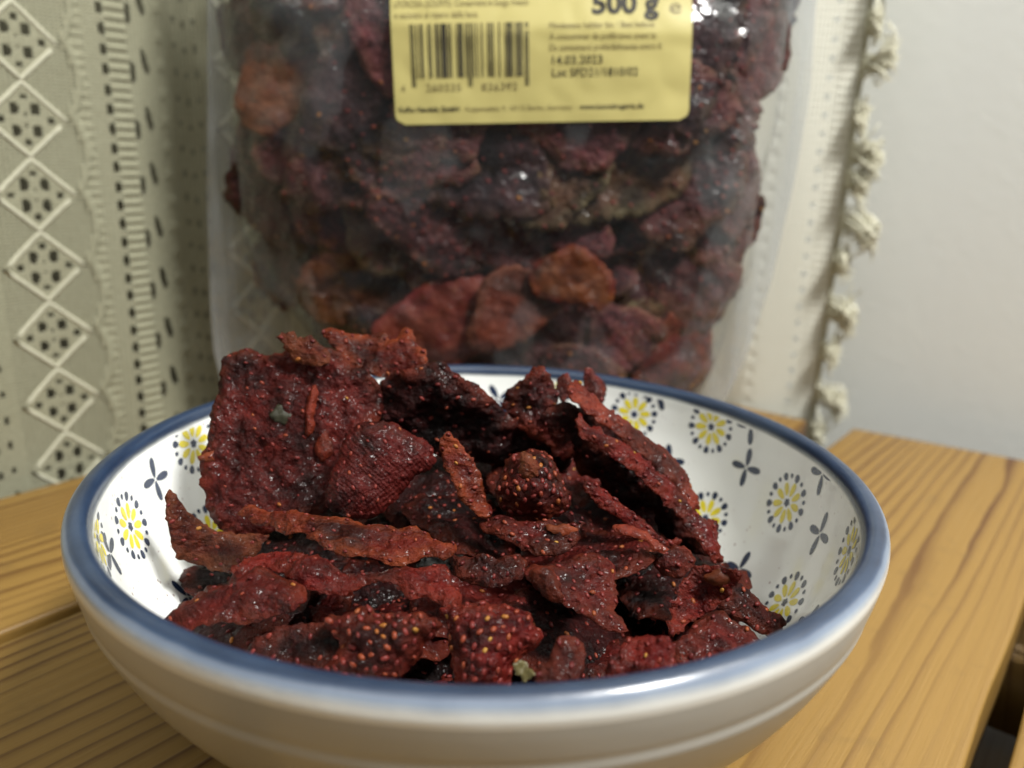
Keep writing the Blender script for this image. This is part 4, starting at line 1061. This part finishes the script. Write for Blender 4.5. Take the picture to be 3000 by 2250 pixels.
for layer, (dz, dep, tilt) in enumerate([(0.0208, 0.0075, 0.10), (0.021, 0.018, 0.4), (0.027, 0.034, 0.5)]):
    z = 0.014
    row = 0
    while z < 0.205:
        xl, xr = itp(z, CL) - 0.002 + 0.006 * (layer > 0), itp(z, CR_) - 0.001 - 0.006 * (layer > 0)
        x = xl + (0.0 if row % 2 else dz * 0.5) 
        while x < xr:
            xx, zz = x + rng.gauss(0, 0.003), z + rng.gauss(0, 0.003)
            near = min([math.hypot(xx - s[0], zz - s[1]) for s in SPECIAL])
            if layer > 0 or near > 0.016:
                b = bulge(xx, zz)
                y = y_front(xx, zz) + min(dep + rng.uniform(-0.001, 0.002), max(b, 0.004) * 1.4) + 0.006 * max(0, 1 - min(xx - xl, xr - xx) / 0.018)
                n = Vector((max(-2 * tilt, min(2 * tilt, rng.gauss(0, tilt))), -1, max(-2 * tilt, min(2 * tilt, rng.gauss(0.08, tilt)))))
                edge = min(xx - xl, xr - xx)
                n.x += (-0.9 if xx < 0 else 0.9) * max(0, 1 - edge / 0.02)
                bag_slice(rng.choice([0, 0, 1, 1, 2, 2, 3, 4, 5, 5, 6, 6, 7]), xx, y, zz, n, rng.uniform(0, 6.28), sc=(rng.uniform(1.25, 1.6) * (0.75 if edge < 0.012 else 1.0) if near > 0.03 else 0.85) if layer == 0 else rng.uniform(0.85, 1.1) * (0.85 if edge < 0.012 else 1.0), deep=layer > 0, push=0.005 if near < 0.032 else 0.0)
            x += dz
        z += dz * 0.95
        row += 1

# ------------------------------------------------------------------ lace curtain
curtain = tag(empty('lace_curtain', TN(0.06, 0.193, -0.10)), 'cream lace curtain with diamond openwork and tasselled edge behind the bag', 'curtain')
def lace_mat():
    g = NT('cream_lace')
    t = g.t
    co = g.coord()
    u, v = g.attr('ua'), g.attr('va')
    # threads of the net
    wu = g.math('SINE', g.math('MULTIPLY', u, 2 * PI / 1.5)); wv = g.math('SINE', g.math('MULTIPLY', v, 2 * PI / 1.15))
    thr = g.math('MAXIMUM', wu, wv)
    gap = g.math('MULTIPLY', g.math('LESS_THAN', thr, -0.25), g.attr('net'))
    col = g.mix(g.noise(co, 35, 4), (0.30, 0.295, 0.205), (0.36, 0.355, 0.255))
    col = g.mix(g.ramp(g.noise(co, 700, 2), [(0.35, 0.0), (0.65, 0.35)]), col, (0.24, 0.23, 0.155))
    col = g.mix(g.attr('lit_strip'), col, (0.68, 0.675, 0.59))  # brighter light on the strip by the wall is put into its colour
    h = g.math('ADD', g.math('MULTIPLY', thr, 0.5), g.noise(co, 900, 3))
    nrm = g.bump(h, 0.35, 0.0008)
    g.set(Base_Color=col, Roughness=0.9, Normal=nrm)
    g.b.inputs['Specular IOR Level'].default_value = 0.1
    tl = g.n('ShaderNodeBsdfTranslucent'); g.i(tl.inputs['Color'], col)
    m0 = g.n('ShaderNodeMixShader'); m0.inputs[0].default_value = 0.12
    t.links.new(g.b.outputs[0], m0.inputs[1]); t.links.new(tl.outputs[0], m0.inputs[2])
    tr = g.n('ShaderNodeBsdfTransparent')
    m1 = g.n('ShaderNodeMixShader'); g.i(m1.inputs[0], gap)
    t.links.new(m0.outputs[0], m1.inputs[1]); t.links.new(tr.outputs[0], m1.inputs[2])
    t.links.new(m1.outputs[0], g.out.inputs['Surface'])
    return g.m
M_LACE = lace_mat()
M_TASSEL = simple('pale_cream_yarn', (0.66, 0.645, 0.52), 0.9, 0.1, 500, 0.2, 0.5)
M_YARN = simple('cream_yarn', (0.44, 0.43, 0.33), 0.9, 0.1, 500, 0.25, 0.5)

T0, T1, NC, RC = -0.36, 0.236, 0.193, 0.026
NEND = 0.0165
LEN1 = T1 - T0; LEN2 = RC * PI / 2; LEN3 = (NC - RC) - NEND
def cpath(a):
    """plan point and outward normal (towards the room) at arc length a"""
    if a < LEN1: return TN(T0 + a, NC), -N, 'a', T0 + a
    a2 = a - LEN1
    if a2 < LEN2:
        q = a2 / RC
        return TN(T1 + RC * math.sin(q), NC - RC + RC * math.cos(q)), -(N * math.cos(q) + T * math.sin(q)), 'c', q
    a3 = a2 - LEN2
    return TN(T1 + RC, NC - RC - a3), -T, 'b', NC - RC - a3
def wave(a, z):
    m = a * 1000
    s_end = LEN1 + LEN2 + LEN3 - a
    if s_end < 0.085:
        f = s_end / 0.085
        fold_ = 0.015 * math.sin(PI * min(f * 0.5 / 0.5, 1.0)) ** 1.2 * (1 + 0.15 * math.sin(z * 14))
        return fold_ + 0.0008 * math.sin(m / 4.0 + z * 30) * f
    return 0.0026 * math.sin(m / 8.5 + 0.6 * math.sin(z * 22)) * (0.5 + 0.5 * math.sin(m / 31 + 1.0)) + 0.0016 * math.sin(m / 19.0 + z * 9)
DZ0, DP, TD = 2.1, 23.62, -4.0
PER = 81.0
def ell(x, y, rx, ry): return (x / rx) ** 2 + (y / ry) ** 2 < 1
def lace(kind, s, z):
    """s, z in mm -> (hole, net, relief)"""
    if kind == 'a' or kind == 'c':
        tt = (s - TD + 30) % PER - 30
        zz = (z - DZ0 + DP / 2) % DP - DP / 2
        if abs(tt) < 13.2:
            dd = abs(tt) / 12.6 + abs(zz) / 11.8
            if dd < 0.80:
                for hx, hz, rx, rz in ((3.2, 3.4, 1.7, 2.2), (-3.2, 3.4, 1.7, 2.2), (3.2, -3.4, 1.7, 2.2), (-3.2, -3.4, 1.7, 2.2), (0, 7.0, 1.3, 1.2), (0, -7.0, 1.3, 1.2), (7.4, 0, 1.4, 1.3), (-7.4, 0, 1.4, 1.3), (0, 1.7, .9, .8), (0, -1.7, .9, .8)):
                    if ell(tt - hx, zz - hz, rx, rz): return True, 0, 0
                return False, -1, 0.2
            if dd > 1.02: return False, 1.0, 0
            return False, -1, 0.1
        if 13.2 <= tt < 20.0:
            sc = 13.6 + 3.0 * abs(math.sin(PI * (z - 4) / DP))
            if tt < sc - 0.8: return False, 1.0, 0
            return False, -1, 1.6 if tt < sc + 1.6 else (0.5 if (z % 3.2) < 1.4 else -0.2)
        if tt < 46 and abs(tt - 26) < 1.4:
            zq = z % 6.4 - 3.2
            if ell(tt - 26, zq, 1.3, 2.2): return True, 0, 0
        if abs(tt - 31) < 3.4: return False, -1, 0.9 * math.sin(z * 2 * PI / 3.2)
        if abs(tt - 35.4) < 1.2 and ell(tt - 35.4, (z + 5) % 19.0 - 9.5, 1.35, 3.8): return True, 0, 0
        if abs(tt - 40.8) < 2.2:
            zq = (z + 1) % 19.0 - 9.5
            if ell(tt - 40.8 - zq * -0.2, zq, 1.7, 4.4): return True, 0, 0
        if abs(tt - 48) < 1.6: return False, 0, -0.5 if (z % 9.5) < 6 else 0.2
        if abs(tt + 22) < 6 and tt < 0:
            zq = z % 9.0 - 4.5; tq = (tt + 28) % 4.0 - 2.0
            if ell(tq, zq + 1.2 * (int((tt + 28) // 4) % 2), 1.1, 1.5): return True, 0, 0
        return False, 0, 0
    # end strip along the wall
    zq = z % 7.7 - 3.85
    if ell(s - 27.6, zq, 1.2, 1.6): return True, 0, 0
    if s < 24: return False, 0, 0.35 * math.sin(z * 2 * PI / 3.4) + 0.4
    if abs(s - 45) < 1.3 and (z % 7.7) < 3: return False, 0, -0.5
    if ell(s - 62, z % 11.0 - 5.5, 1.5, 1.2): return True, 0, 0
    return False, 0, 0.15 * math.sin(z * 2 * PI / 3.0)
STEP = 0.00068
Z0c, Z1c = -0.10, 0.262
a_lo = LEN1 - 0.236 - 0.105          # the curtain hangs from a little left of what the picture shows
nA = int((LEN1 + LEN2 + LEN3 - a_lo) / STEP); nZ = int((Z1c - Z0c) / STEP)
av = np.linspace(a_lo, LEN1 + LEN2 + LEN3, nA + 1); zv = np.linspace(Z0c, Z1c, nZ + 1)
cl = Vector(curtain.location)
Vc = np.zeros((nA + 1, nZ + 1, 3)); hole = np.zeros((nA + 1, nZ + 1), bool); net = np.zeros((nA + 1, nZ + 1)); UA = np.zeros((nA + 1, nZ + 1)); LIT = np.zeros((nA + 1, nZ + 1)); VA = np.zeros((nA + 1, nZ + 1))
for i, a in enumerate(av):
    p, nr, kind, s = cpath(a)
    sm = s * 1000 if kind != 'c' else 236 + RC * 1000 * s
    px, py = p.x - cl.x, p.y - cl.y
    for j, z in enumerate(zv):
        zm = z * 1000
        hflag, ne, rel = lace(kind, sm, zm)
        w = wave(a, z) + rel * 0.0006
        Vc[i, j] = (px + nr.x * w, py + nr.y * w, z - cl.z)
        hole[i, j] = hflag; net[i, j] = 0.0 if ne < 0 else (max(ne, 0.38) if kind == 'a' else ne); LIT[i, j] = 1.0 if kind == 'b' else 0.0; UA[i, j] = a * 1000; VA[i, j] = zm
ii, jj = np.meshgrid(np.arange(nA), np.arange(nZ), indexing='ij')
q = np.stack([ii * (nZ + 1) + jj, (ii + 1) * (nZ + 1) + jj, (ii + 1) * (nZ + 1) + jj + 1, ii * (nZ + 1) + jj + 1], -1)
hc = hole[:-1, :-1].astype(int) + hole[1:, :-1] + hole[1:, 1:] + hole[:-1, 1:]
q = q[hc < 3].reshape(-1, 4)
me = bpy.data.meshes.new('lace_cloth')
me.vertices.add((nA + 1) * (nZ + 1)); me.vertices.foreach_set('co', Vc.ravel())
me.loops.add(q.size); me.loops.foreach_set('vertex_index', q.ravel().astype(np.int32))
me.polygons.add(len(q)); me.polygons.foreach_set('loop_start', (np.arange(len(q)) * 4).astype(np.int32))
me.update(calc_edges=True)
set_attr(me, 'net', net.ravel()); set_attr(me, 'ua', UA.ravel()); set_attr(me, 'lit_strip', LIT.ravel()); set_attr(me, 'va', VA.ravel())
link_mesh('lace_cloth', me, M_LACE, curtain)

def tube(path, rad, segs=6, closed=False):
    """verts and faces of a tube along a list of points"""
    vs_, fs = [], []
    n_ = len(path)
    for i, p in enumerate(path):
        p = Vector(p)
        d = Vector(path[(i + 1) % n_ if closed else min(i + 1, n_ - 1)]) - Vector(path[(i - 1) % n_ if closed else max(i - 1, 0)])
        d.normalize()
        a = d.cross(Vector((0.3, 0.5, 0.81))).normalized(); b = d.cross(a)
        r = rad[i] if isinstance(rad, (list, tuple)) else rad
        for k in range(segs):
            th_ = 2 * PI * k / segs
            vs_.append(p + (a * math.cos(th_) + b * math.sin(th_)) * r)
    for i in range(n_ if closed else n_ - 1):
        i2 = (i + 1) % n_
        for k in range(segs):
            k2 = (k + 1) % segs
            fs.append((i * segs + k, i * segs + k2, i2 * segs + k2, i2 * segs + k))
    return vs_, fs
# raised cord round each openwork diamond
for col_ in (0, 1, -1):
    for kz in range(-4, 11):
        zc = DZ0 + DP * kz; tc = TD + PER * col_
        if tc < -100 or zc > 258 or zc < -94: continue
        path = []
        for (cx, cz), (dx, dz_) in zip(((12.2, 0), (0, 11.4), (-12.2, 0), (0, -11.4)), ((0, 11.4), (-12.2, 0), (0, -11.4), (12.2, 0))):
            for q_ in range(6):
                f = q_ / 6
                ttm, zzm = tc + cx + (dx - cx) * f, zc + cz + (dz_ - cz) * f
                a = ttm / 1000 - T0
                p, nr, _, _ = cpath(a)
                w = wave(a, zzm / 1000) - 0.0004
                path.append((p.x + nr.x * w - cl.x, p.y + nr.y * w - cl.y, zzm / 1000 - cl.z))
        vs_, fs = tube(path, 0.0010, 7, True)
        vs_ = [Vector(v_) for v_ in vs_]
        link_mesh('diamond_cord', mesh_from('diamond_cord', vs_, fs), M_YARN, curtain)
# hem cord down the free edge, and its tassels
hem = []
for z in np.linspace(Z0c, Z1c, 90):
    p, nr, _, _ = cpath(LEN1 + LEN2 + LEN3)
    w = wave(LEN1 + LEN2 + LEN3, z)
    hem.append((p.x + nr.x * w - cl.x, p.y + nr.y * w - cl.y, z - cl.z))
vs_, fs = tube(hem, 0.0013, 8)
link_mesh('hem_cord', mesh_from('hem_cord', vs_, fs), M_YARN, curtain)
rt_ = random.Random(5)
for (zt, reach, droop) in ((0.154, 0.0135, 0.004), (0.119, 0.014, -0.002), (0.108, 0.010, -0.004), (0.090, 0.017, -0.006), (0.0505, 0.013, -0.003), (0.030, 0.008, 0.0), (0.010, 0.014, -0.004), (0.190, 0.014, 0.0), (0.225, 0.013, -0.002), (-0.03, 0.013, -0.003), (-0.07, 0.014, 0), (0.136, 0.006, -0.002), (0.172, 0.006, 0.0), (0.072, 0.007, 0.001), (0.208, 0.007, 0.0), (-0.01, 0.007, 0.002)):
    vs_, fs = [], []
    for k in range(80):
        L = reach * rt_.uniform(0.7, 1.1)
        z0 = zt + rt_.gauss(0, 0.0022); z1 = zt + droop + rt_.gauss(0, 0.0048)
        out_ = rt_.gauss(0.002, 0.0028)
        loop = rt_.random() < 0.45
        path = []
        for q_ in range(9):
            f = q_ / 8
            reachf = (math.sin(f * PI * 0.5) if not loop else math.sin(f * PI * 0.78))
            nn = NEND - L * reachf
            zz = z0 + (z1 - z0) * f + 0.0015 * math.sin(f * 5 + k)
            tt = T1 + RC - out_ * math.sin(f * PI * 0.8) - 0.0012
            p = TN(tt, nn, zz) - cl
            path.append(p)
        a_, b_ = tube(path, 0.00034, 5)
        fs += [tuple(x + len(vs_) for x in f_) for f_ in b_]; vs_ += a_
    link_mesh('tassel', mesh_from('tassel', vs_, fs), M_TASSEL, curtain)
